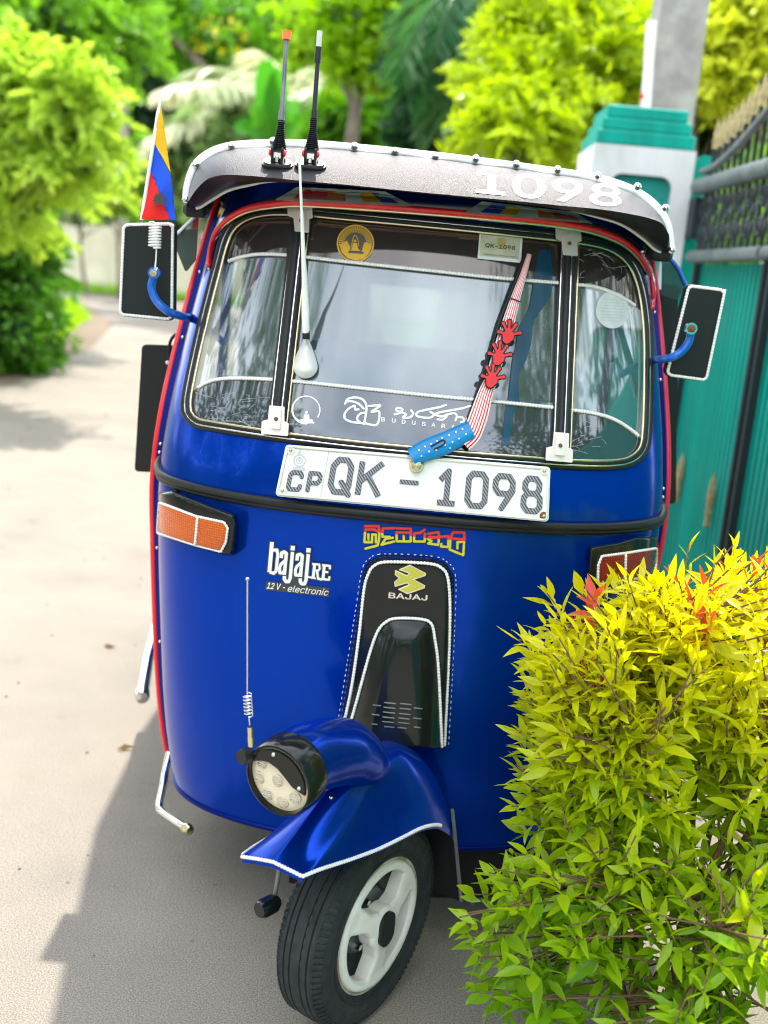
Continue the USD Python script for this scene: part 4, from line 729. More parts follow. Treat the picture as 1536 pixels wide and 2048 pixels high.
# indicators
def indicator(hp_, lp, mid, lens, rope_c):
    po = Polygon(hp_).buffer(-3).buffer(3); p_, t_ = fill(po, 6, rings=(1.5, 3, 6)); d_ = shapely.distance(po.exterior, shapely.points(p_[:, 0], p_[:, 1])); e_ = np.clip(d_ / 7, 0, 1)
    ms = (hit(p_[:, 0], p_[:, 1], .004 + .034 * np.sqrt(1 - (1 - e_) ** 2)), t_); hs = part('indicator_housing', ms, 'black_gloss', TW, True); HI = MeshSurf(ms)
    lp_ = Polygon(lp).buffer(-3).buffer(3); p_, t_ = fill(lp_, 6, rings=(1.5, 4)); d_ = shapely.distance(lp_.exterior, shapely.points(p_[:, 0], p_[:, 1])); e_ = np.clip(d_ / 9, 0, 1)
    ml = (HI(p_[:, 0], p_[:, 1], .001 + .006 * np.sqrt(1 - (1 - e_) ** 2)), t_); ln = part('indicator_lens', ml, lens, hs, True); HL = MeshSurf(ml)
    q = np.array(lp_.buffer(-.5).exterior.coords)[:-1]; q = spline(q, 120, closed=True); q = np.vstack([q, q[:1]]); part('rope_trim', rope(HL(q[:, 0], q[:, 1], np.full(len(q), .0015)), .0026), 'rope_white', hs, True)
    q = spline(mid, 30); part('rope_trim', rope(HL(q[:, 0], q[:, 1], np.full(30, .0015)), .0026), 'rope_white', hs, True)
indicator([(318, 985), (345, 980), (400, 1002), (470, 1028), (475, 1050), (468, 1112), (445, 1110), (380, 1092), (313, 1068), (312, 1040)], [(318, 1004), (392, 1032), (448, 1044), (456, 1056), (452, 1085), (442, 1104), (388, 1090), (314, 1066)], [(395, 1032), (390, 1090)], 'amber_lens', 1)
indicator([(1178, 1092), (1230, 1085), (1275, 1072), (1314, 1072), (1318, 1090), (1316, 1150), (1250, 1165), (1185, 1172), (1174, 1150)], [(1203, 1112), (1250, 1106), (1314, 1096), (1312, 1152), (1250, 1160), (1195, 1168), (1196, 1130)], [(1252, 1106), (1250, 1160)], 'red_lens', 1)
# little roof over the left indicator, flaps at the sides, rails
part('indicator_gasket', tube(hit(*spline([(350, 978), (362, 996), (400, 1012), (440, 1020)], 20).T, np.full(20, .006)), .0035, 6), 'black_rubber', TW, True)
def panel_at(px, Y, th_, r=8): g = Polygon(px).buffer(-r).buffer(r); hh = lambda a, b, o=0.0: at(a, b, Y) - np.array([0, 1, 0]) * np.asarray(o)[..., None]; return slab(g, 0.0, th_, hh, 40)
f1 = part('side_flap', panel_at([(288, 688), (352, 690), (350, 943), (273, 940)], 2.62, .02), 'black_plastic', TW, 30); part('flap_button', ball(at(np.array(335.), np.array(725.), 2.595), .005, 1), 'white', f1, True)
part('flap_cable', tube(spline(np.vstack([at(np.array(a), np.array(b), 2.58) for a, b in ((352., 668.), (342., 680.), (338., 700.), (340., 720.))]), 16), .004, 6), 'black_rubber', f1, True)
part('side_flap', panel_at([(1312, 575), (1352, 590), (1348, 1003), (1310, 1008)], 2.66, .02), 'black_plastic', TW, 30)
for px in ([(352, 470), (398, 425), (392, 520), (372, 545), (354, 500)], [(1324, 505), (1352, 530), (1372, 570), (1352, 600), (1322, 590)]):
    wd_ = part('wind_deflector', panel_at(px, 2.5, .006, 3), 'smoke_glass', TW, 30); q = spline(px[:2] if px[0][0] < 700 else px[:3], 12); part('deflector_edge', tube(at(q[:, 0], q[:, 1], 2.49), .004, 6), 'arm_blue' if px[0][0] > 700 else 'white_soft', wd_, True)
sr = spline(np.vstack([at(np.array(a), np.array(b), y) for a, b, y in ((340., 1500., 2.47), (331., 1540., 2.44), (326., 1570., 2.40), (318., 1612., 2.36), (326., 1625., 2.34), (350., 1642., 2.28), (372., 1656., 2.24))]), 40)
cg = part('crash_guard', tube(sr, .0095, 12), 'chrome', TW, True); part('guard_cap', lathe([(.0001, .022), (.009, .02), (.0135, .012), (.0135, 0), (.0001, 0)], sr[-1] - (0, 0, .0), sr[-1] - sr[-3], 16), 'gold_chrome', cg, 40)
st_ = at(np.array(284.), np.array(1393.), 2.75); sr2 = np.vstack([st_, at(np.array(296.), np.array(1318.), 2.95), at(np.array(325.), np.array(1200.), 3.3)])
sg = part('step_rail', tube(sr2, .016, 12), 'chrome', TW, True); part('rail_cap', lathe([(.0001, .01), (.017, .008), (.02, 0), (.02, -.02), (.0001, -.02)], st_, sr2[0] - sr2[1], 16), 'chrome', sg, 40)

# front wheel, steered to the viewer's left
AW = math.radians(33); wf_ = np.array([-math.sin(AW), -math.cos(AW), 0]); ws = np.array([math.cos(AW), -math.sin(AW), 0]); wu = np.array([0, 0, 1.0]); RT = .205
CW = atz(np.array(757.), np.array(1850.), RT) - ws * .045; CW[2] = RT
def wl_(lf, ls, z): return np.array([CW[0], CW[1], 0]) + np.multiply.outer(np.asarray(lf, float), wf_) + np.multiply.outer(np.asarray(ls, float), ws) + np.multiply.outer(np.asarray(z, float), wu)
tp_ = [(.128, -.040), (.136, -.047), (.155, -.053), (.178, -.054), (.190, -.050), (.197, -.044), (.2025, -.034)]
tread = []
for x in np.linspace(-.034, .034, 35):
    g = min(abs(abs(x) - .012), abs(abs(x) - .026)); tread.append((.2025 + .0025 * (1 - (x / .036) ** 2) - (.006 if g < .0016 else 0), x))
prof_t = tp_ + tread + [(a, -b) for a, b in tp_[::-1]]
TY = part('front_tyre', lathe(prof_t, CW, ws, 110), 'tyre_rubber', TW, 50)
lug = []
for k in range(96):
    a = 2 * np.pi * k / 96
    rd = np.cos(a) * wf_ + np.sin(a) * wu; tg = -np.sin(a) * wf_ + np.cos(a) * wu
    for s_ in (-1, 1):
        b = trimesh.creation.box((.0075, .0085, .017)); v = np.asarray(b.vertices); ax = rd * .75 + ws * s_ * -.55; ax = ax / np.linalg.norm(ax)
        lug.append((CW + rd * .1945 + ws * s_ * .0430 + v[:, :1] * tg + v[:, 1:2] * (rd * .66 + ws * s_ * .75) + v[:, 2:] * (ws * s_ * .66 - rd * .75) * 1.0, np.asarray(b.faces)))
part('tread_block', cat(lug), 'tyre_rubber', TY, False, kind='stuff')
sip = []
for r_, x in ((.2020, .0125), (.2005, -.0125)):
    for k in range(60):
        a = np.linspace(2 * np.pi * k / 60, 2 * np.pi * (k + .55) / 60, 4); sip.append(tube(CW + (r_ - .0008) * (np.cos(a)[:, None] * wf_ + np.sin(a)[:, None] * wu) + ws * x, .0013, 4))
part('tread_sipe', cat(sip), 'tyre_grey', TY, False, kind='stuff')
for r_ in (.148, .168): part('sidewall_ring', lathe([(r_ - .002, .0522), (r_, .0545), (r_ + .002, .0525)], CW, ws, 90), 'tyre_rubber', TY, True)
RM = part('wheel_rim', lathe([(.118, .026), (.124, .040), (.131, .047), (.135, .047), (.136, .040), (.128, .034)], CW, ws, 72), 'rim_worn', TW, 50)
# three spoke cover
ann = Point(0, 0).buffer(.129, 48).difference(Point(0, 0).buffer(.109, 48)); spk = [shapely.affinity.rotate(Polygon([(.024, -.028), (.06, -.018), (.114, -.031), (.114, .031), (.06, .018), (.024, .028)]), a, origin=(0, 0)) for a in (30, 150, 270)]
cov = unary_union([ann, Point(0, 0).buffer(.043, 32), *spk]).buffer(-.006).buffer(.006).buffer(.004).buffer(-.004)
p_, t_ = fill(Polygon(np.array(cov.exterior.coords) * 1000, [np.array(i.coords) * 1000 for i in cov.interiors]), 4.5, rings=(1.2, 3)); cv = Polygon(np.array(cov.exterior.coords) * 1000, [np.array(i.coords) * 1000 for i in cov.interiors])
r_ = np.hypot(p_[:, 0], p_[:, 1]); bd = shapely.distance(cv.boundary, shapely.points(p_[:, 0], p_[:, 1])); hgt = .046 + .010 * np.clip(1 - (r_ / 100) ** 2, 0, 1) + .006 * (1 - (1 - np.clip(bd / 5, 0, 1)) ** 2)
cvf = CW + (p_[:, :1] / 1000) * -wf_ + (p_[:, 1:] / 1000) * wu + hgt[:, None] * ws
sides = []
for rg_ in [cv.exterior, *cv.interiors]:
    c_ = np.array(rg_.coords) / 1000; r0_ = np.hypot(c_[:, 0], c_[:, 1]) * 1000; h0 = .046 + .010 * np.clip(1 - (r0_ / 100) ** 2, 0, 1); f_ = CW + c_[:, :1] * -wf_ + c_[:, 1:] * wu; sides.append(grid(np.array([f_ + h0[:, None] * ws, f_ + (h0 - .026)[:, None] * ws])))
part('wheel_cover', cat([(cvf, t_), *sides]), 'wheel_white', RM, 40)
part('brake_drum', lathe([(.0001, .018), (.062, .018), (.07, .010), (.074, -.02), (.122, .0), (.127, .02)], CW, ws, 48), 'grey_metal', RM, 40)
for a in (70, 190, 310): part('wheel_nut', lathe([(.0001, .012), (.006, .012), (.007, 0), (.0001, 0)], CW + .052 * (math.cos(math.radians(a)) * wf_ + math.sin(math.radians(a)) * wu) + ws * .018, ws, 6), 'rust' if a == 190 else 'chrome', RM, 20)
hc = Point(0, .012).buffer(.0235, 24).union(Point(0, -.012).buffer(.0235, 24)).convex_hull
part('hub_cap', place(extrude(hc, .012), CW + ws * .056, -wf_, wu, ws), 'black_plastic', RM, 30)

# front mudguard
lf_k = np.array([-.21, -.16, -.10, -.04, .02, .08, .14, .20, .25, .285]); hwk = np.array([.083, .088, .089, .087, .084, .080, .076, .071, .066, .062])
zek = np.array([.315, .362, .398, .412, .416, .420, .428, .437, .444, .448]); ztk = np.array([.40, .48, .533, .556, .556, .545, .522, .494, .468, .4495])
I = lambda k: PchipInterpolator(lf_k, k); L_ = np.linspace(-.21, .285, 70); u_ = np.linspace(-1, 1, 61)
pw = np.interp(L_, [-.21, -.02, .10, .285], [2.0, 1.9, 1.5, 1.15])[:, None]
zz_ = I(zek)(L_)[:, None] + (I(ztk)(L_) - I(zek)(L_))[:, None] * np.clip(1 - np.abs(u_)[None] ** (pw * 1.15), 0, 1) ** .85
# crease along the shoulder
cr_u = np.interp(L_, [-.05, .285], [.30, 1.0])[:, None]; zz_ += .006 * np.exp(-((np.abs(u_)[None] - cr_u) / .13) ** 2) * np.clip((L_[:, None] + .02) / .1, 0, 1) * np.clip((.285 - L_[:, None]) / .12, 0.0, 1)
lat = I(hwk)(L_)[:, None] * (np.sign(u_) * np.abs(u_) ** .92)[None]; fr_ = np.clip((L_[:, None] - .12) / .165, 0, 1); zz_ = zz_ - .016 * fr_ * np.clip(-u_, 0, 1)[None]; lat = lat * (1 + .12 * fr_ * (u_ < 0)[None])
FG = np.array([CW[0], CW[1], 0]) + L_[:, None, None] * wf_ + lat[..., None] * ws + zz_[..., None] * wu
FD = part('mudguard', grid(FG), 'blue_paint', TW, True)
sk = np.array([FG[:, -1], FG[:, -1] - wu * .012, ]); part('mudguard_lip', cat([grid(sk), grid(np.array([FG[:, 0], FG[:, 0] - wu * .012])), grid(np.array([FG[-1], FG[-1] - wu * .016]))]), 'blue_paint', FD, True)
part('rope_trim', rope(np.vstack([spline(FG[12:, -1] + ws * .002 - wu * .003, 80), spline(FG[-1, ::-1] + wf_ * .003 - wu * .003, 40)]), .0032), 'rope_white', FD, True)
part('rope_trim', rope(spline(FG[30:, 0][::-1] - ws * .002, 40), .0018), 'rope_white', FD, True)
part('mudguard_bolt', ball(FG[50, 34] + wu * .002, .004, 1), 'chrome', FD, True)
fl_ = np.array([wl_(-.19, s_ * .085, .36) for s_ in (-1, -.4, .4, 1)]); fl2 = np.array([wl_(-.245, s_ * .095, .16) for s_ in (-1, -.4, .4, 1)])
part('mud_flap', cat([grid(np.array([fl_, fl2])), grid(np.array([fl_ - wf_ * .006, fl2 - wf_ * .006])), grid(np.array([[fl_[-1], fl_[-1] - wf_ * .006], [fl2[-1], fl2[-1] - wf_ * .006]]))]), 'black_rubber', TW, 30)
part('mud_flap_stay', tube([wl_(-.17, .088, .40), wl_(-.235, .098, .17)], .004, 6), 'rail_grey', TW, True)
part('fork_link', tube([wl_(.05, -.075, .42), wl_(.03, -.075, .21)], .012, 8), 'black_plastic', TW, True)
hn = atz(np.array(536.), np.array(1812.), .28); part('horn', lathe([(.0001, .022), (.014, .022), (.018, .014), (.018, -.012), (.011, -.024), (.0001, -.026)], hn, wf_ * .4 + np.array([-.6, -.6, .0]), 18), 'black_gloss', TW, 40)
part('horn_stay', tube([hn + (.01, .02, .01), hn + (.015, .03, .075)], .005, 6), 'grey_metal', TW, True)

# headlamp on the mudguard
HC = at(np.array(563.), np.array(1556.), 1.70); ha = np.array([-.47, -.87, -.10]); ha = ha / np.linalg.norm(ha)
hx_, hy_, hz_ = (lambda z: (np.cross([0, 0, 1.0], z) / np.linalg.norm(np.cross([0, 0, 1.0], z)), None, z))(ha); hy_ = np.cross(hz_, hx_)
bp_ = spline(np.vstack([HC - ha * .015, HC - ha * .075, (HC - ha * .12) * .5 + wl_(.05, .0, .562) * .5, wl_(.03, .0, .540), wl_(-.03, .0, .52)]), 24); br_ = np.interp(np.linspace(0, 1, 24), [0, .3, .5, .7, .85, 1], [.0625, .0636, .0620, .0550, .044, .020])
bk_ = tube(bp_, br_, 40, caps=False)
part('headlamp_bucket', bk_, 'blue_paint', TW, True)
HK = .92
HLm = part('headlamp', lathe(np.array([(.0635, -.008), (.0645, .009), (.0665, .014), (.0695, .013), (.0725, .004), (.0745, -.012), (.0740, -.038), (.070, -.046)]) * HK, HC, ha, 56), 'black_gloss', TW, 50, label='round headlamp with black rim and clustered lens')
part('lamp_lens', lathe(np.array([(.0001, .011), (.032, .0095), (.054, .006), (.0638, .002)]) * HK, HC, ha, 48), 'lens_cream', HLm, True)
for k in range(9):
    a = k * 2 * np.pi / 8 + .2; rr_ = 0 if k == 8 else .0430 * HK; c_ = HC + rr_ * (math.cos(a) * hx_ + math.sin(a) * hy_) + ha * (.0095 if k == 8 else .0075)
    part('lamp_cell', lathe(np.array([(.0001, .0035), (.006, .003), (.010, .0016), (.0122, .001), (.0130, -.001)]) * HK, c_, ha, 22), 'lens_cell', HLm, 25)
    part('cell_ridge', cat([tube([c_ + ha * .0028 + dd_ * hy_ - hx_ * math.sqrt(max(.0001 - dd_ ** 2, 1e-6)), c_ + ha * .0034 + dd_ * hy_ + hx_ * math.sqrt(max(.0001 - dd_ ** 2, 1e-6))], .0010, 5) for dd_ in (-.0062, -.0022, .0022, .0062)]), 'chrome' if k % 2 else 'lens_cell', HLm, True)
lid = [(63 * math.cos(a), 63 * math.sin(a)) for a in np.linspace(math.radians(-6), math.radians(158), 40)] + [(-38, 33), (-16, 36), (4, 29), (22, 14), (36, 2), (50, -3)]
part('lamp_eyelid', place(extrude(Polygon(lid).buffer(0), 5.0), HC + ha * .012, hx_ * HK / 1000, hy_ * HK / 1000, ha / 1000), 'black_gloss', HLm, 30)
for a, b in ((52, 6), (-4, 56)): part('lid_screw', ball(HC + (hx_ * a + hy_ * b) * HK / 1000 + ha * .018, .0042, 1), 'chrome', HLm, True)
# clear rod beside the headlamp
r0_ = at(np.array(503.), np.array(1495.), 1.70); rt_ = [at(np.array(a), np.array(b), 1.70) for a, b in ((503., 1492.), (500., 1450.), (498., 1432.), (495., 1388.), (495., 1158.))]
rod = part('guide_rod', tube([rt_[3], rt_[4]], .0014, 6), 'chrome', TW, True, label='thin wire guide rod with a coil beside the headlamp'); part('rod_coil', coil(rt_[2], rt_[3], .0068, 6.5, .0013), 'chrome', rod, True)
part('rod_socket', lathe([(.0001, 0), (.0056, 0), (.0056, .016), (.0048, .017), (.0048, .034), (.0001, .034)], rt_[0], rt_[1] - rt_[0], 12), 'gold_chrome', rod, 40); part('rod_wire', tube([rt_[1], rt_[2]], .0014, 6), 'chrome', rod, True); part('rod_knob', ball(rt_[4], .0032, 1), 'chrome', rod, True)
part('rod_clamp', lathe([(.0001, .01), (.012, .01), (.014, 0), (.012, -.01), (.0001, -.01)], at(np.array(490.), np.array(1512.), 1.705), (-.6, -.8, 0), 18), 'black_rubber', rod, 40)

# ------------------------------------------------------------------ gate, pillar, pole, walls
GX = 1.25
PI_ = thing('gate_pillar', 'white gate pillar with recessed green panels and a stepped green cap', 'gate pillar', (.98, 5.18, 0))
px0, px1, py0, py1, pz = .76, 1.195, 4.95, 5.40, 2.045
part('pillar_shaft', cat([box(((px0 + px1) / 2, (py0 + py1) / 2 + .012, pz / 2), (px1 - px0 - .024, py1 - py0 - .024, pz))]), 'teal_rough', PI_, 30)
def face(w, h, holes): g = sbox(0, 0, w, h); return g.difference(unary_union([sbox(a, b, c, d).buffer(-.05).buffer(.05) for a, b, c, d in holes]))
W_ = px1 - px0; hl = [(.085, 1.43, W_ - .085, 1.93), (.085, .72, W_ - .085, 1.28), (.085, .12, W_ - .085, .58)]
part('pillar_face', place(extrude(face(W_, pz, hl), .022), (px0, py0 + .022, 0), np.array([1., 0, 0]), np.array([0, 0, 1.]), np.array([0, -1., 0])), 'pillar_white', PI_, 30)
D_ = py1 - py0; part('pillar_face', place(extrude(face(D_, pz - .001, hl), .022), (px0 + .0005, py0 + .0235, 0), np.array([0, 1., 0]), np.array([0, 0, 1.]), np.array([1., 0, 0])), 'pillar_white', PI_, 30)
cx_, cy_ = (px0 + px1) / 2, (py0 + py1) / 2
for k, (gw, hh, z) in enumerate(((-.012, .062, pz), (-.05, .052, pz + .062), (-.085, .055, pz + .114))): part('cap_step', box((cx_, cy_, z + hh / 2), (W_ + gw, D_ + gw, hh), .008), 'teal_paint', PI_, 30)
ga = np.linspace(0, np.pi, 16); pier = Polygon([(0, 0), (.11, 0), (.11, 1.98), *[(.055 + .055 * math.cos(a), 1.98 + .06 * math.sin(a)) for a in ga], (0, 1.98)])
part('hinge_pier', place(extrude(pier, .32), (px1 + .002, 5.32, 0), np.array([1., 0, 0]), np.array([0, 0, 1.]), np.array([0, -1., 0])), 'teal_paint', PI_, 30)
part('hinge_plate', box((px1 + .03, 4.93, 1.77), (.05, .10, .17), .006), 'gate_iron', PI_, 30)

def gate(label, ya, yb, seed):
    g = thing('iron_gate', label, 'gate', (GX, (ya + yb) / 2, 0), 'leaves of the green iron gate'); r = random.Random(seed); lo, hi = min(ya, yb), max(ya, yb)
    n = int((hi - lo) / .052)
    for k in range(n):
        y = hi - (k + .5) * (hi - lo) / n; w = (hi - lo) / n
        prof_ = [(-w * .5, .030), (-w * .34, .030), (-w * .29, 0), (w * .29, 0), (w * .34, .030), (w * .5, .030)]
        P = np.array([[(GX + dx, y + dy, z) for dy, dx in prof_] for z in (.10, 1.575)]); part('slat', cat([grid(P), grid(P + (.003, 0, 0), True)]), 'teal_paint', g, False)
    for y in (lo + .012, hi - .012): part('gate_stile', box((GX - .005, y, 1.02), (.045, .024, 1.86), .003), 'gate_iron', g, 30)
    for z, rr in ((1.605, .026), (1.895, .034)): part('gate_rail', tube([(GX - .04, hi + (.06 if z > 1.8 else 0), z), (GX - .04, lo, z)], rr, 12), 'rail_grey', g, 40)
    part('gate_rail', box((GX - .01, (lo + hi) / 2, .12), (.04, hi - lo, .04), .004), 'gate_iron', g, 30)
    zc = lambda y: 1.955 + .235 * max(0, (4.72 - y) / .95) ** 1.5 if y > 3.85 else 1.955 + .235 * max(0, (y - 2.95) / .95) ** 1.5
    part('curved_rail', tube([(GX - .045, y, zc(y)) for y in np.linspace(hi, lo, 26)], .015, 8), 'rail_grey', g, True)
    nb = int((hi - lo) / .075)
    for k in range(nb):
        y = hi - .045 - k * (hi - lo - .06) / max(1, nb - 1); zt = zc(y) + .085
        b_ = part('gate_bar', box((GX - .02, y, (1.63 + zt) / 2), (.014, .014, zt - 1.63), .002), 'gate_iron', g, 30)
        part('finial', lathe([(.0001, 0), (.014, .004), (.009, .016), (.016, .032), (.010, .048), (.013, .060), (.006, .10), (.0001, .125)], (GX - .02, y, zt), (0, 0, 1), 8), 'gold_worn', b_, 50)
        if k % 2 == 0:
            for zc_ in (1.685, 1.80):
                a = np.linspace(0, 2.2 * np.pi * 1.5, 40); rr_ = .038 * (1 - a / a.max() * .75); part('scroll', tube(np.c_[np.full(40, GX - .024), y + .037 + rr_ * np.cos(a + zc_ * 30), zc_ + .01 + rr_ * np.sin(a + zc_ * 30)], .0085, 6), 'gate_iron', b_, True)
        else: part('leaf_casting', cat([ball((GX - .03, y + .03, z), .017, 1, (.5, 1, 1.6)) for z in (1.70, 1.76, 1.83)]), 'gate_iron', b_, True)
    return g
g1 = gate('green slatted iron gate leaf hinged on the white pillar', 4.84, 3.885, 1); g2 = gate('nearer green slatted gate leaf, behind the yellow shrub', 3.84, 2.70, 2)
for i, y in enumerate((4.60, 4.12)):
    s_ = part('spear_ornament', lathe([(.0001, .0), (.010, .004), (.012, .02), (.007, .035), (.012, .05), (.015, .062), (.009, .072), (.014, .09), (.017, .12), (.013, .15), (.010, .18), (.0001, .215)], (GX - .018, y, .585), (0, 0, 1), 10), 'gold_worn', g1, 50)

pr_ = [(1.215, 6.3), (1.49, 6.3), (1.49, 6.55), (1.215, 6.55)]
pb, pt_ = np.array([(x, y, 0) for x, y in pr_]), np.array([(1.3525 + (x - 1.3525) * .78, 6.425 + (y - 6.425) * .78, 8.2) for x, y in pr_])
UP = thing('utility_pole', 'tall grey concrete utility pole behind the gate pillar', 'utility pole', (1.35, 6.42, 0))
kk = np.linspace(0, 1, 24)[:, None, None]; PP = pb[None] * (1 - kk) + pt_[None] * kk; PP = np.concatenate([PP, PP[:, :1]], 1); PP[..., :2] += (meshkit.fbm(PP.reshape(-1, 3) * 3, 2, 9).reshape(PP.shape[:2])[..., None] - .5) * .008
part('pole_shaft', grid(PP), 'concrete_pole', UP, 30)
part('cable_pipe', tube(np.vstack([at(np.array(1284.), np.array(330.), 6.26), at(np.array(1303.), np.array(42.), 6.26)]), .026, 14), 'pipe_white', UP, 40)
rs_ = at(np.array(1283.), np.array(193.), 6.228); part('pipe_tape', slab(Polygon([(1279, 188), (1285, 186), (1288, 196), (1281, 200)]), 0, .004, lambda a, b, o=0.0: at(a, b, 6.232) - np.array([0, 1, 0]) * np.asarray(o)[..., None]), 'red', UP, 30)

WA = thing('boundary_wall', 'cream stained concrete panel wall across the end of the road', 'wall', (-5, 33, 0))
def panelwall(T_, x0, x1, y, h, n, mt):
    w = (x1 - x0) / n
    for k in range(n):
        part('wall_panel', box((x0 + (k + .5) * w, y + .03 * math.sin(k * 2.1), h / 2), (w - .06, .14, h), .01), mt, T_, 30)
        part('wall_post', box((x0 + k * w, y - .03, h / 2 + .03), (.16, .24, h + .06), .01), 'wall_joint', T_, 30)
panelwall(WA, -15, 1, 33, 1.95, 7, 'wall_cream')
SW = thing('side_wall', 'low green wall running back from the gate pillar', 'wall', (1.05, 9, 0)); part('wall_body', box((1.06, 9.2, .65), (.16, 7.5, 1.3), .01), 'teal_paint', SW, 30); part('wall_coping', box((1.06, 9.2, 1.335), (.24, 7.5, .07), .01), 'pillar_white', SW, 30)

# ------------------------------------------------------------------ trees and plants
def leaves(pos, dirs, L, w, rg, fold=.25, jit=.0, three=False):
    n = len(pos); d = dirs / np.linalg.norm(dirs, axis=1, keepdims=True); a = rg.normal(size=(n, 3)); a -= d * (a * d).sum(1, keepdims=True); s = a / np.linalg.norm(a, axis=1, keepdims=True); up = np.cross(s, d)
    up *= np.sign(up[:, 2:] + 1e-9); L = L * rg.uniform(.7, 1.25, (n, 1)); w = w * rg.uniform(.8, 1.2, (n, 1))
    v = np.stack([pos, pos + d * L * .45 + s * w / 2 + up * w * fold, pos + d * L - up * L * .12, pos + d * L * .45 - s * w / 2 + up * w * fold], 1).reshape(-1, 3)
    k = np.arange(n)[:, None] * 4; return v, np.vstack([k + [0, 1, 2], k + [0, 2, 3]])
def crown(blobs, ncl, per, L, w, rg, spread=.16, shell=.55, droop=0.0):
    P_l, D_l = [], []; tot = sum(b[2] for b in blobs)
    for c, r, wt in blobs:
        m = max(3, int(ncl * wt / tot)); d = rg.normal(size=(m, 3)); d /= np.linalg.norm(d, axis=1, keepdims=True)
        rad = rg.uniform(shell ** 3, 1, (m, 1)) ** (1 / 3) * np.where(rg.random((m, 1)) < .22, rg.uniform(1.05, 1.5, (m, 1)), 1); lump = .58 + .84 * meshkit.fbm(d * 2.3 + np.asarray(c) * .7, 2, 4)[:, None]; cc = np.asarray(c) + d * rad * np.asarray(r) * lump
        p = np.repeat(cc, per, 0) + rg.normal(size=(m * per, 3)) * spread * np.asarray(r).mean() * .55
        dd = np.repeat(d, per, 0) * .7 + rg.normal(size=(m * per, 3)) * .8 + np.array([0, 0, -droop]); P_l.append(p); D_l.append(dd)
    return leaves(np.vstack(P_l), np.vstack(D_l), L, w, rg)
def sprays(blobs, n, ln, L, w, rg, up=.15):
    P_l, D_l = [], []; tot = sum(b[2] for b in blobs)
    for c, r, wt in blobs:
        for _ in range(max(1, int(n * wt / tot))):
            d = rg.normal(size=3); d[2] = abs(d[2]) * .8 - .25; d /= np.linalg.norm(d); b0 = np.asarray(c) + d * np.asarray(r) * rg.uniform(.55, .95); dd = d + np.array([0, 0, up]) + rg.normal(size=3) * .25; dd /= np.linalg.norm(dd); l = ln * rg.uniform(.6, 1.3); m = 16
            t_ = np.linspace(.1, 1, m)[:, None]; q = b0 + dd * l * t_ + np.array([0, 0, -.35]) * l * t_ ** 2; sd = np.cross(dd, rg.normal(size=3)); sd /= np.linalg.norm(sd)
            for s_ in (-1, 1): P_l.append(q); D_l.append(sd * s_ * .8 + dd * .6 + rg.normal(size=(m, 3)) * .15 + np.array([0, 0, -.2]))
    return leaves(np.vstack(P_l), np.vstack(D_l), L, w, rg)
def limbs(base, top, r, blobs, rg, nb=7):
    b, t_ = np.asarray(base, float), np.asarray(top, float); mid = (b + t_) / 2 + rg.normal(size=3) * .06 * np.linalg.norm(t_ - b); q = spline([b, mid, t_], 14); ms = [tube(q, np.linspace(r * 1.25, r * .55, 14), 9)]
    for k in range(nb):
        c, rr, _ = blobs[k % len(blobs)]; e = np.asarray(c) + rg.normal(size=3) * np.asarray(rr) * .45; s_ = q[rg.integers(6, 14)]; ms.append(tube(spline([s_, (s_ + e) / 2 + rg.normal(size=3) * .1 * np.linalg.norm(e - s_), e], 9), np.linspace(r * .42, r * .08, 9), 6))
    return cat(ms)
def blob(px, py, rx, ry, Y, depth=1.0, wt=1.0):
    c = at(np.array(float(px)), np.array(float(py)), Y); k = Y / F; return (c, (rx * k, max(rx, ry) * k * depth, ry * k), wt)
def tree(name, label, category, blobs, foot, r, leaf, barkm, ncl, per, L, w, seed, group=None, droop=0., spread=.16, shell=.5, nb=7, spr=0, sl=.5):
    rg = np.random.default_rng(seed); blobs = [b for b in blobs]; top = np.mean([b[0] for b in blobs], 0); foot = np.array([*foot, 0.0]) if len(foot) == 2 else np.asarray(foot)
    t_ = thing(name, label, category, foot, group); part('trunk', limbs(foot, top, r, blobs, rg, nb), barkm, t_, True); cm_ = crown(blobs, ncl, per, L, w, rg, spread, shell, droop); part('inner_foliage', crown([(b[0], tuple(np.array(b[1]) * .72), b[2]) for b in blobs], ncl // 4, 8, L * 1.2, w * 1.3, rg, .2, .3), 'leaf_dark', t_, False) if leaf != 'leaf_dark' else None; part('crown', cat([cm_, sprays(blobs, spr, sl, L, w, rg)]) if spr else cm_, leaf, t_, False); return t_  # dark leaf colour inside the crown stands in for its inner shade
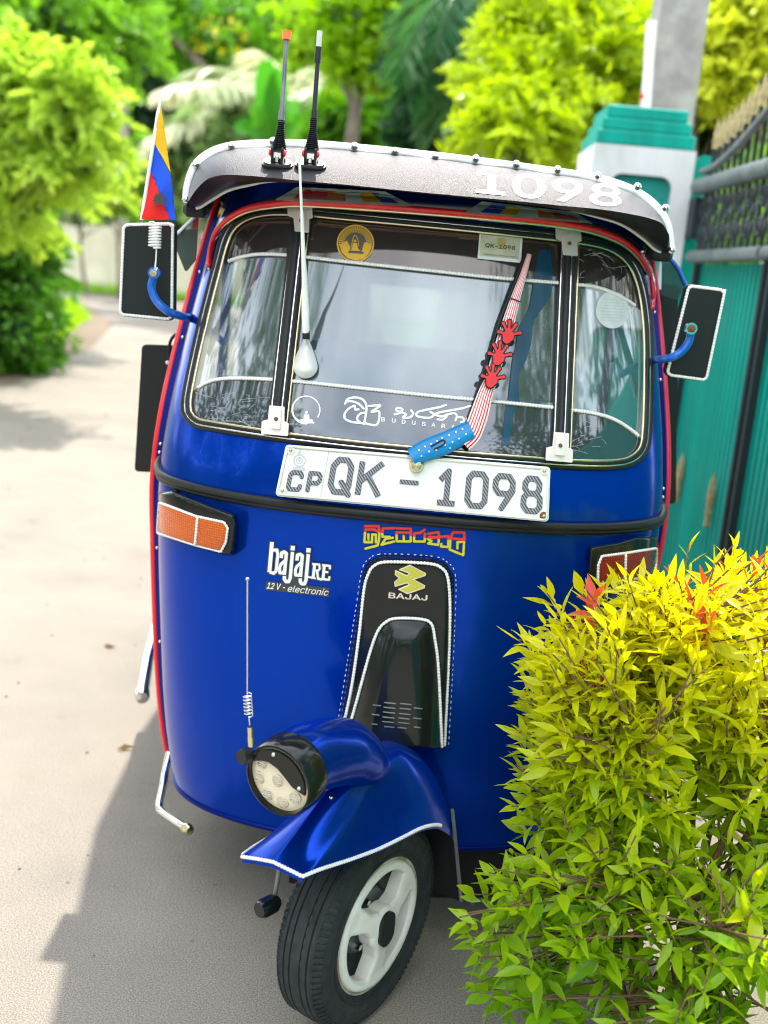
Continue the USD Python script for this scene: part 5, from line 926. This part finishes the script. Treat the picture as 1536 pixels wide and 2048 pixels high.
def frond(base, d, L, rg, droop=1.0, ll=.5, n=42, w=.035):
    d = np.asarray(d, float) / np.linalg.norm(d); t_ = np.linspace(0, 1, 14)[:, None]; q = np.asarray(base) + d * L * t_ + np.array([0, 0, -1.0]) * L * .55 * droop * t_ ** 2.2; st = tube(q, np.linspace(.028, .006, 14) * L / 3, 5)
    P_l, D_l, qq = [], [], spline(q, n); tg = np.gradient(qq, axis=0); tg /= np.linalg.norm(tg, axis=1, keepdims=True); sd_ = np.cross(tg, [0, 0, 1.0]); sd_ /= np.maximum(np.linalg.norm(sd_, axis=1, keepdims=True), 1e-6)
    for s_ in (-1, 1): P_l.append(qq[4:]); D_l.append(sd_[4:] * s_ * .8 + tg[4:] * .5 + np.array([0, 0, -.55]) + rg.normal(size=(n - 4, 3)) * .12)
    p_, dd = np.vstack(P_l), np.vstack(D_l); ln = np.tile(ll * np.sin(np.clip(np.linspace(.12, 1.0, n)[4:], 0, 1) * np.pi * .92) ** .6 + .05, 2)
    a = dd / np.linalg.norm(dd, axis=1, keepdims=True); s2 = np.cross(a, [0, 0, 1.0]); s2 /= np.maximum(np.linalg.norm(s2, axis=1, keepdims=True), 1e-6); e = ln[:, None]
    v = np.stack([p_, p_ + a * e * .4 + s2 * w, p_ + a * e + np.array([0, 0, -.18]) * e, p_ + a * e * .4 - s2 * w], 1).reshape(-1, 3); k = np.arange(len(p_))[:, None] * 4
    return st, (v, np.vstack([k + [0, 1, 2], k + [0, 2, 3]]))
def palm(name, label, foot, head, dirs, L, leaf, barkm, seed, droop=1.0, ll=.5, r=.12, w=.035, n=42, group=None):
    rg = np.random.default_rng(seed); t_ = thing(name, label, 'palm tree', (*foot, 0), group); f_ = np.array([*foot, 0.0]); head = np.asarray(head, float); q = spline([f_, (f_ + head) / 2 + rg.normal(size=3) * (.12, .12, 0), head], 20); part('trunk', tube(q, np.linspace(r * 1.25, r * .8, 20), 10), barkm, t_, True)
    for d in dirs:
        st, lv = frond(head, d, L * rg.uniform(.85, 1.1), rg, droop * rg.uniform(.8, 1.2), ll, n, w); f1_ = part('frond', lv, leaf, t_, False); part('frond_stem', st, leaf, f1_, True)
    return t_
def gx(px, Y): return float(at(np.array(float(px)), np.array(560.), Y)[0])
# left of the road
tree('roadside_shrub', 'dense green leafy shrub at the left road edge, nearest one', 'shrub', [blob(-68, 620, 120, 130, 11.6, .9), blob(-8, 520, 85, 110, 12, .9), blob(-88, 480, 120, 110, 12), blob(22, 650, 50, 70, 12.2), blob(-28, 430, 95, 70, 11.6), blob(-8, 440, 50, 60, 11.8), blob(12, 520, 42, 60, 12.4), blob(22, 600, 36, 60, 12.6), blob(2, 700, 60, 30, 12)], (gx(-20, 12), 12), .05, 'leaf_mid', 'bark', 1500, 11, .13, .065, 11, spread=.26, shell=.3, spr=300, sl=.4)
tree('roadside_shrub', 'bright green shrub behind the nearest one, beside the wall', 'shrub', [blob(-5, 480, 80, 110, 17, .9), blob(25, 560, 36, 70, 17), blob(-35, 400, 110, 90, 17)], (gx(50, 17), 17), .06, 'leaf_bright', 'bark', 800, 12, .17, .09, 12)
tree('yellow_green_tree', 'yellow-green tree with boughs hanging over the left road edge', 'tree', [blob(2, 240, 120, 80, 9.6, .8), blob(102, 190, 75, 42, 9.2, .8), blob(132, 255, 48, 45, 9.2, .8), blob(2, 340, 110, 60, 9.6, .8), blob(-78, 270, 110, 140, 10), blob(82, 330, 62, 50, 9.4), blob(-38, 420, 90, 50, 9.8), blob(32, 400, 45, 26, 9.6), blob(157, 215, 30, 26, 9.1), blob(147, 300, 30, 24, 9.2), blob(42, 170, 50, 30, 9.2), blob(117, 350, 40, 24, 9.3), blob(-18, 440, 60, 36, 9.9), blob(-28, 140, 70, 40, 9.4)], (gx(-300, 10.5), 10.5), .07, 'leaf_bright', 'bark', 800, 10, .11, .05, 13, nb=3, spread=.34, shell=.25, spr=420, sl=.42)
tree('broadleaf_tree', 'tall mid green tree filling the upper left corner', 'tree', [blob(20, 60, 180, 90, 15), blob(140, 40, 110, 70, 16), blob(-60, 160, 120, 100, 15), blob(190, 100, 50, 50, 16), blob(-20, 300, 130, 120, 15)], (gx(-60, 15.5), 15.5), .2, 'leaf_mid', 'bark', 900, 11, .19, .10, 14, spread=.3, shell=.25, spr=300, sl=.7)
tree('dark_tree', 'dark green tree behind the cream wall on the left', 'tree', [blob(235, 190, 90, 90, 37), blob(300, 240, 70, 90, 37), blob(190, 330, 110, 70, 37), blob(320, 330, 70, 70, 38), blob(90, 300, 120, 120, 38)], (gx(235, 37), 37), .3, 'leaf_dark', 'bark', 900, 12, .38, .2, 15)
palm('grey_palm', 'slender pale palm trunk standing behind the wall', (gx(244, 35), 35), at(np.array(246.), np.array(130.), 35), [(math.cos(a), math.sin(a), .45) for a in np.linspace(0, 6.28, 9)[:-1]], 3.0, 'palm_leaf', 'bark_pale', 16, .9, .8, .24, .06)
# flowering tree in the middle distance
fbl = [blob(430, 70, 120, 70, 28), blob(330, 40, 90, 60, 28), blob(520, 40, 110, 60, 29), blob(470, 130, 90, 50, 28), blob(400, 170, 40, 70, 28)]
ft = tree('flowering_tree', 'tree with yellow blossom and a dark slanting limb', 'tree', fbl, (gx(420, 29), 29), .16, 'leaf_bright', 'bark', 620, 11, .26, .14, 17)
part('slanting_limb', tube(spline(np.vstack([at(np.array(a), np.array(b), 27.) for a, b in ((215., 22.), (275., 40.), (325., 58.), (370., 95.), (420., 150.))]), 20), np.linspace(.06, .13, 20), 8), 'bark', ft, True)
part('blossom', crown([blob(440, 90, 50, 45, 27.4), blob(478, 118, 25, 22, 27.4), blob(395, 165, 20, 50, 27.4), blob(415, 230, 22, 30, 27.4)], 70, 12, .18, .14, np.random.default_rng(18), .3), 'flower_yellow', ft, False)
palm('pale_palm', 'pale green palm with broad arching fronds behind the roof', (gx(575, 24), 24), at(np.array(578.), np.array(205.), 24), [(-1, -.3, .35), (-.9, .3, .5), (-1, -.2, -.05), (1, -.2, .4), (.95, .2, .25), (1, -.4, .05), (-.5, -.8, .3), (.6, -.8, .35), (.2, .7, .8), (-.4, .6, .8), (-1, .1, .7), (.8, -.1, .75), (-.8, -.6, .0)], 3.3, 'palm_pale', 'bark_pale', 19, .7, .72, .14, .085, 52)
rgb_ = np.random.default_rng(21)
BN = thing('banana_plant', 'banana plant with upright deep green blades behind the aerials', 'banana plant', (gx(548, 22), 22, 0)); part('trunk', tube([(gx(548, 22), 22, 0), tuple(at(np.array(548.), np.array(285.), 22))], .12, 10), 'bark_pale', BN, True)
for (bx, by), (tx, ty), wd2 in (((548, 285), (532, 122), 26), ((550, 285), (562, 140), 24), ((552, 285), (600, 215), 22), ((545, 290), (500, 225), 22), ((552, 290), (625, 255), 22), ((548, 290), (470, 262), 20)):
    q = spline(np.vstack([at(np.array(float(bx)), np.array(float(by)), 22.), at(np.array((bx + tx) / 2. - 4), np.array((by + ty) / 2. - 14), 21.8), at(np.array(float(tx)), np.array(float(ty)), 21.5)]), 16); wv = wd2 * 22 / F * np.sin(np.linspace(.12, 1, 16) * np.pi * .95) ** .6; sdv = np.cross(np.gradient(q, axis=0), [0, -1, .3]); sdv /= np.linalg.norm(sdv, axis=1, keepdims=True)
    part('blade', grid(np.array([q - sdv * wv[:, None] + (0, 0, .05), q, q + sdv * wv[:, None] + (0, 0, .05)])), 'banana_leaf', BN, True)
for nm, lb, bl, Y, lf, n_, sd_ in (
    ('garden_shrub', 'pale leafy shrub just left of the roof corner', [blob(420, 300, 60, 60, 23), blob(360, 340, 60, 60, 24), blob(470, 270, 40, 50, 23)], 23, 'leaf_pale', 420, 31),
    ('garden_shrub', 'light shrub low behind the two whip aerials', [blob(520, 285, 60, 40, 23), blob(610, 275, 60, 40, 23)], 23.5, 'leaf_pale', 380, 32),
    ('garden_shrub', 'sunlit yellow-green shrub behind the roof, left of the brown trunk', [blob(700, 250, 70, 50, 20), blob(735, 225, 40, 40, 20), blob(660, 270, 40, 40, 20)], 20, 'leaf_bright', 420, 33),
    ('garden_shrub', 'round bright green bush standing over the cream wall', [blob(238, 388, 22, 20, 30), blob(236, 402, 18, 16, 30)], 30.5, 'leaf_bright', 160, 34),
    ('garden_shrub', 'whitish spreading plant drooping over the cream wall', [blob(185, 420, 46, 14, 31), blob(150, 425, 30, 12, 31)], 31.5, 'leaf_pale', 150, 35),
    ('garden_shrub', 'upright green shrub behind the flag', [blob(285, 360, 22, 75, 30), blob(340, 350, 40, 60, 30), blob(370, 400, 30, 30, 30)], 30, 'leaf_mid', 320, 36)):
    tree(nm, lb, 'shrub', bl, (float(np.mean([b[0][0] for b in bl])), Y), .05, lf, 'bark', n_, 11, .24, .11, sd_)
tree('brown_trunk_tree', 'tree with a straight brown trunk and light crown behind the roof', 'tree', [blob(700, 40, 90, 60, 16), blob(780, 20, 90, 60, 16), blob(640, 60, 60, 50, 17), blob(740, 120, 80, 45, 16), blob(820, 60, 60, 60, 16)], (gx(790, 15.5), 15.5), .115, 'leaf_bright', 'bark', 900, 11, .16, .09, 22)
tree('dark_tree', 'dark green tree between the brown trunk and the yellow hedge', 'tree', [blob(890, 190, 80, 80, 15), blob(850, 110, 60, 70, 15), blob(960, 130, 70, 80, 15), blob(860, 260, 70, 40, 15), blob(990, 50, 60, 50, 15)], (gx(900, 15), 15), .13, 'leaf_dark', 'bark', 700, 11, .17, .09, 23)
palm('dark_palm', 'dark green palm with hanging fronds right of the aerials', (gx(935, 12), 12), at(np.array(930.), np.array(-30.), 12), [(-.5, -.9, -.25), (-.25, -1, -.3), (.3, -1, -.3), (.75, -.6, -.1), (1, 0, .1), (.5, .8, .3), (-.5, .8, .3), (-.5, -.8, -.6), (.1, -.6, -.8), (-.15, -.5, -1.0)], 1.25, 'palm_leaf', 'bark', 24, 1.0, .5, .10, .024, 52)
tree('spotted_shrub', 'variegated shrub with pale spotted leaves right behind the roof', 'shrub', [blob(955, 225, 22, 55, 10.5), blob(985, 250, 30, 50, 10.5), blob(930, 270, 30, 30, 10.5)], (gx(965, 10.5), 10.5), .03, 'leaf_pale', 'bark', 240, 10, .075, .05, 25)
tree('yellow_shrub', 'tall yellow-green shrub behind the rickshaw roof, left of the pillar', 'shrub', [blob(1090, 230, 90, 70, 8.6), blob(1130, 130, 80, 80, 9), blob(1040, 275, 70, 40, 8.4), blob(1190, 190, 60, 90, 9), blob(1075, 90, 60, 60, 9.4), blob(1215, 80, 50, 70, 9.4), blob(1010, 190, 50, 60, 9.2), blob(1250, 170, 50, 80, 9.2), blob(1160, 270, 70, 50, 8.6), blob(1120, 30, 70, 50, 9.4)], (gx(1100, 9), 9), .06, 'leaf_yellow', 'bark', 1000, 10, .10, .034, 26, spread=.34, shell=.2, spr=620, sl=.34)
tree('broadleaf_tree', 'green tree with a brown trunk left of the utility pole', 'tree', [blob(1180, 20, 100, 50, 12), blob(1090, 10, 80, 50, 12), blob(1280, 40, 70, 70, 12), blob(1010, 20, 60, 50, 13)], (gx(1262, 12), 12), .09, 'leaf_bright', 'bark', 620, 11, .13, .06, 27, spread=.3, shell=.2, spr=260, sl=.45)
tree('yellow_shrub', 'bright yellow-green tree over the gate, right of the utility pole', 'tree', [blob(1490, 60, 90, 80, 8.4), blob(1480, 160, 80, 60, 8.2), blob(1560, 130, 80, 120, 8.4), blob(1440, 110, 30, 70, 8.4)], (gx(1545, 8.4), 8.4), .07, 'leaf_yellow', 'bark', 900, 10, .095, .036, 28, spread=.34, shell=.2, spr=420, sl=.32)
tree('dark_shrub', 'dark green shrub in shade behind the gate finials', 'shrub', [blob(1440, 250, 50, 50, 8.8), blob(1500, 240, 60, 50, 9), blob(1420, 300, 40, 40, 8.8)], (gx(1450, 8.8), 8.8), .05, 'leaf_dark', 'bark', 420, 11, .10, .055, 29)
tree('courtyard_shrub', 'yellow-green bush in the yard, seen through the gate scrolls', 'shrub', [blob(1480, 430, 90, 70, 7.4), blob(1560, 400, 80, 100, 7.4), blob(1450, 480, 50, 40, 7.2)], (gx(1500, 7.4), 7.4), .05, 'leaf_bright', 'bark', 520, 11, .10, .055, 30)
lab = ['dull green tree far behind, %s' % s for s in ('at the extreme left edge', 'behind the pale palm trunk', 'above the flag', 'behind the whip aerials', 'behind the brown trunk', 'behind the dark palm', 'behind the yellow shrub', 'behind the utility pole', 'at the extreme right edge')]
for k, x in enumerate((-60, 140, 330, 520, 720, 920, 1120, 1320, 1520)):
    Yk = 46 + 4 * math.sin(k * 1.7); tree('far_tree', lab[k], 'tree', [blob(x, 250, 140, 130, Yk, .6), blob(x + 40, 110, 130, 110, Yk, .6), blob(x - 30, 0, 130, 100, Yk + 1, .6), blob(x, 390, 140, 90, Yk - 1, .5)], (gx(x, Yk), Yk), .35, ('leaf_mid', 'leaf_bright', 'leaf_mid', 'leaf_pale', 'leaf_bright', 'leaf_pale', 'leaf_mid', 'leaf_bright', 'leaf_mid')[k], 'bark', 560, 11, .50, .28, 40 + k, 'trees far behind the garden')  # pale leaf colour on some crowns stands in for hazy light and sky glimpses
part('wall_body', box((1.36, -1.8, .8), (.16, 8.8, 1.6), .01), 'teal_paint', SW, 30)
rgw = np.random.default_rng(77); struct('far_wood', crown([(np.array([sx_ - .4 * math.sin(y * 2), y, 4.0 + .6 * math.cos(y * 1.3)]), (1.2, 1.9, 4.4), 1.4) for sx_, ys_ in ((-6.3, (-6, -3, 0, 3, 5.4)), (4.6, (-6, -3, 0, 2.5))) for y in ys_] + [(np.array([x, -9 - 1.5 * math.sin(x), 1.7 + .5 * math.cos(x * 2)]), (2.2, 1.2, 2.3), 1) for x in (-9, -6, -3.2, 0, 3, 6, 9)], 3200, 10, .26, .16, rgw), 'leaf_mid', False, 'stuff')  # unseen trees round the viewer, added for reflections in paint and glass
# grass fringe by the wall and the road
def tufts(n, xf, rg, L=.22): 
    p_ = np.array([xf(rg) for _ in range(n)]); return leaves(p_, rg.normal(size=(n, 3)) * .45 + (0, 0, 1), L, .03, rg)
rg_ = np.random.default_rng(60)
struct('grass', cat([tufts(1500, lambda r: (r.uniform(-14, -1), r.uniform(32.2, 32.85), 0.0), rg_, .4), tufts(1400, lambda r: (lambda y: (np.interp(y, ly, lx) - abs(r.normal()) * .35, y, 0.0))(r.uniform(8, 26)), rg_, .2)]), 'leaf_bright', False, 'stuff')

rl = np.random.default_rng(91); n_ = 150; lx_ = np.where(rl.random(n_) < .55, rl.normal(.75, .3, n_), rl.uniform(-3.5, 1.1, n_)); ly_ = np.where(lx_ > .3, rl.normal(1.95, .35, n_), rl.uniform(1.6, 14, n_))
struct('leaf_litter', leaves(np.c_[lx_, ly_, np.full(n_, .006)], np.c_[rl.normal(size=(n_, 2)), rl.uniform(0, .18, n_)], .05, .018, rl), 'dry_leaf', False, 'stuff')
pb_ = []
for k in range(420):
    x, y = (rl.uniform(-2.6, .9), rl.uniform(1.4, 7)) if k < 250 else (rl.normal(.8, .3), rl.normal(1.9, .4)); r_ = rl.uniform(.002, .006) * (1 if k < 250 else 1.6); pb_.append(ball((x, y, r_ * .4), r_, 0, (1, 1, .7)))
struct('gravel', cat(pb_), 'road', False, 'stuff')
# golden shrub in the foreground
rg = np.random.default_rng(5)
GB = thing('golden_shrub', 'yellow and green shrub with reddish tips in front of the rickshaw', 'shrub', (.66, 1.96, 0))
SIL = Polygon([(1075, 1150), (1100, 1135), (1180, 1178), (1280, 1150), (1380, 1095), (1450, 1062), (1560, 1080), (1700, 1200), (1700, 2300), (960, 2300), (930, 2010), (905, 1870), (880, 1835), (985, 1760), (975, 1660), (1035, 1600), (1030, 1500), (1040, 1400), (1045, 1250)])
EL = [((.30, 1.74, .34), (.17, .14, .13), .42), ((.46, 1.87, .80), (.21, .15, .17), 1.3), ((.40, 1.86, .62), (.17, .14, .2), .75), ((.70, 1.93, .80), (.30, .24, .22), 1.2), ((.62, 1.86, .55), (.30, .24, .26), 1.0), ((.52, 1.74, .34), (.30, .20, .22), .62), ((.95, 1.95, .62), (.30, .26, .40), .9), ((.72, 1.62, .36), (.26, .18, .26), .45), ((.88, 2.05, .9), (.22, .16, .14), .5)]
tips = []
while len(tips) < 860:
    k = rg.choice(len(EL), p=np.array([e[2] for e in EL]) / sum(e[2] for e in EL)); c, r, _ = EL[k]; d = rg.normal(size=3); d /= np.linalg.norm(d); p = np.asarray(c) + d * np.asarray(r) * rg.uniform(.35, 1) ** .5
    if p[2] < .10 or (p[1] > 2.06 and p[0] < .60): continue
    q = proj(p)
    if SIL.contains(Point(q)) and p[1] < S(p[0], p[2]) - .06: tips.append(p)
tips = np.array(tips)
bases = np.array([(.60, 1.97, 0), (.66, 1.99, 0), (.70, 1.94, 0), (.63, 1.92, 0), (.74, 2.0, 0), (.58, 1.93, 0), (.80, 1.93, 0)])
stems, nodes = [], []
for b in bases:
    for _ in range(3):
        e = tips[rg.integers(len(tips))] * .8 + np.array([.66, 1.94, .5]) * .2; m_ = (b + e) / 2 + rg.normal(size=3) * .03 + (0, 0, .06); q = spline([b, m_, e], 16); stems.append((q, .0085)); nodes.append(q[4:])
nd = np.vstack(nodes); tw = []
LV = []
for tp in tips:
    cand = nd[nd[:, 2] < tp[2] - .02] if (nd[:, 2] < tp[2] - .02).any() else nd
    s_ = cand[np.argmin(np.linalg.norm(cand - tp, axis=1) + .05 * rg.random(len(cand)))]
    if np.linalg.norm(s_ - tp) < .05: s_ = s_ - (0, 0, .05)
    out = tp - np.array([.68, 1.93, tp[2] - .12]); out /= np.linalg.norm(out) + 1e-9
    q = spline([s_, (s_ + tp) / 2 + out * .02 + rg.normal(size=3) * .012, tp + out * .01], 10); tw.append((q, .0026))
    dirn = q[-1] - q[-3]; dirn = dirn / np.linalg.norm(dirn) * .6 + (0, 0, .5) + out * .35; dirn /= np.linalg.norm(dirn); x_, y_, z_ = frame(dirn); n_l = rg.integers(9, 15) if tp[2] > .5 else rg.integers(6, 12); Lg = np.linalg.norm(q[-1] - s_)
    for k in range(n_l):
        f_ = k / n_l; back = .11 * (1 - f_) ** .9; pos = q[-1] - dirn * back; a = k * 2.4 + rg.uniform(-.4, .4); el = .25 + .85 * f_ ** 1.4; ld = (math.cos(a) * x_ + math.sin(a) * y_) * (1.15 - el * .75) + dirn * el + rg.normal(size=3) * .12 + np.array([0, 0, -.12 * (1 - f_)])
        LV.append((pos, ld / np.linalg.norm(ld), rg.uniform(.038, .080) * (1 - .25 * f_), tp[2] > .76 and f_ > .55 and (math.sin(tp[0] * 37) + math.cos(tp[1] * 41)) > 1.42))
def bigleaf(pos, d, L, rg):
    s = np.cross(d, [0, 0, 1.0]); s = s / max(np.linalg.norm(s), 1e-6); roll = rg.uniform(-1.0, 1.0); up = np.cross(s, d); s, up = s * math.cos(roll) + up * math.sin(roll), up * math.cos(roll) - s * math.sin(roll)
    W = L * rg.uniform(.19, .32) * (1.18 if pos[2] < .55 else 1); cur = rg.uniform(-.12, .42); v = [pos]
    for t_, ww in ((.16, .45), (.38, 1.0), (.62, .86), (.84, .42)):
        c = pos + d * L * t_ - up * L * cur * t_ ** 2; v += [c + s * W / 2 * ww + up * W * .20 * ww, c, c - s * W / 2 * ww + up * W * .20 * ww]
    v.append(pos + d * L - up * L * cur * 1.0); f = [(0, 1, 2), (0, 2, 3)]
    for k in range(3): b = 1 + 3 * k; f += [(b, b + 3, b + 4), (b, b + 4, b + 1), (b + 1, b + 4, b + 5), (b + 1, b + 5, b + 2)]
    f += [(10, 13, 11), (11, 13, 12)]; return np.array(v), np.array(f)
part('stem', cat([tube(q, np.linspace(r, r * .5, len(q)), 7) for q, r in stems]), 'twig', GB, True, kind='stuff'); part('twig', cat([tube(q, np.linspace(r, r * .5, len(q)), 5) for q, r in tw]), 'twig', GB, True, kind='stuff')
lm = [(bigleaf(p, d, L, rg), red, p[1]) for p, d, L, red in LV if p[1] < S(p[0], p[2]) - .05]
sz = np.array([l[0][0].ptp(0).sum() if hasattr(l[0][0], 'ptp') else np.ptp(l[0][0], axis=0).sum() for l in lm]); dist = np.array([np.linalg.norm(l[0][0][0] - CP) for l in lm]); vis = np.array([SIL.contains(Point(*proj(l[0][0][5]))) and 0 < proj(l[0][0][5])[0] < 1536 and proj(l[0][0][5])[1] < 2048 for l in lm])
order = np.argsort(-(vis * 1.0) * sz / dist ** 2); top = set(order[:300].tolist())
for n_, i in enumerate(order[:300]): part('leaf', lm[i][0], 'bush_leaf_red' if lm[i][1] else ('dry_leaf' if n_ % 53 == 17 else 'bush_leaf'), GB, True)
rest = [lm[i] for i in range(len(lm)) if i not in top]
part('foliage', cat([l[0] for l in rest if not l[1]]), 'bush_leaf', GB, True, kind='stuff'); part('red_foliage', cat([l[0] for l in rest if l[1]] or [rest[0][0]]), 'bush_leaf_red', GB, True, kind='stuff')
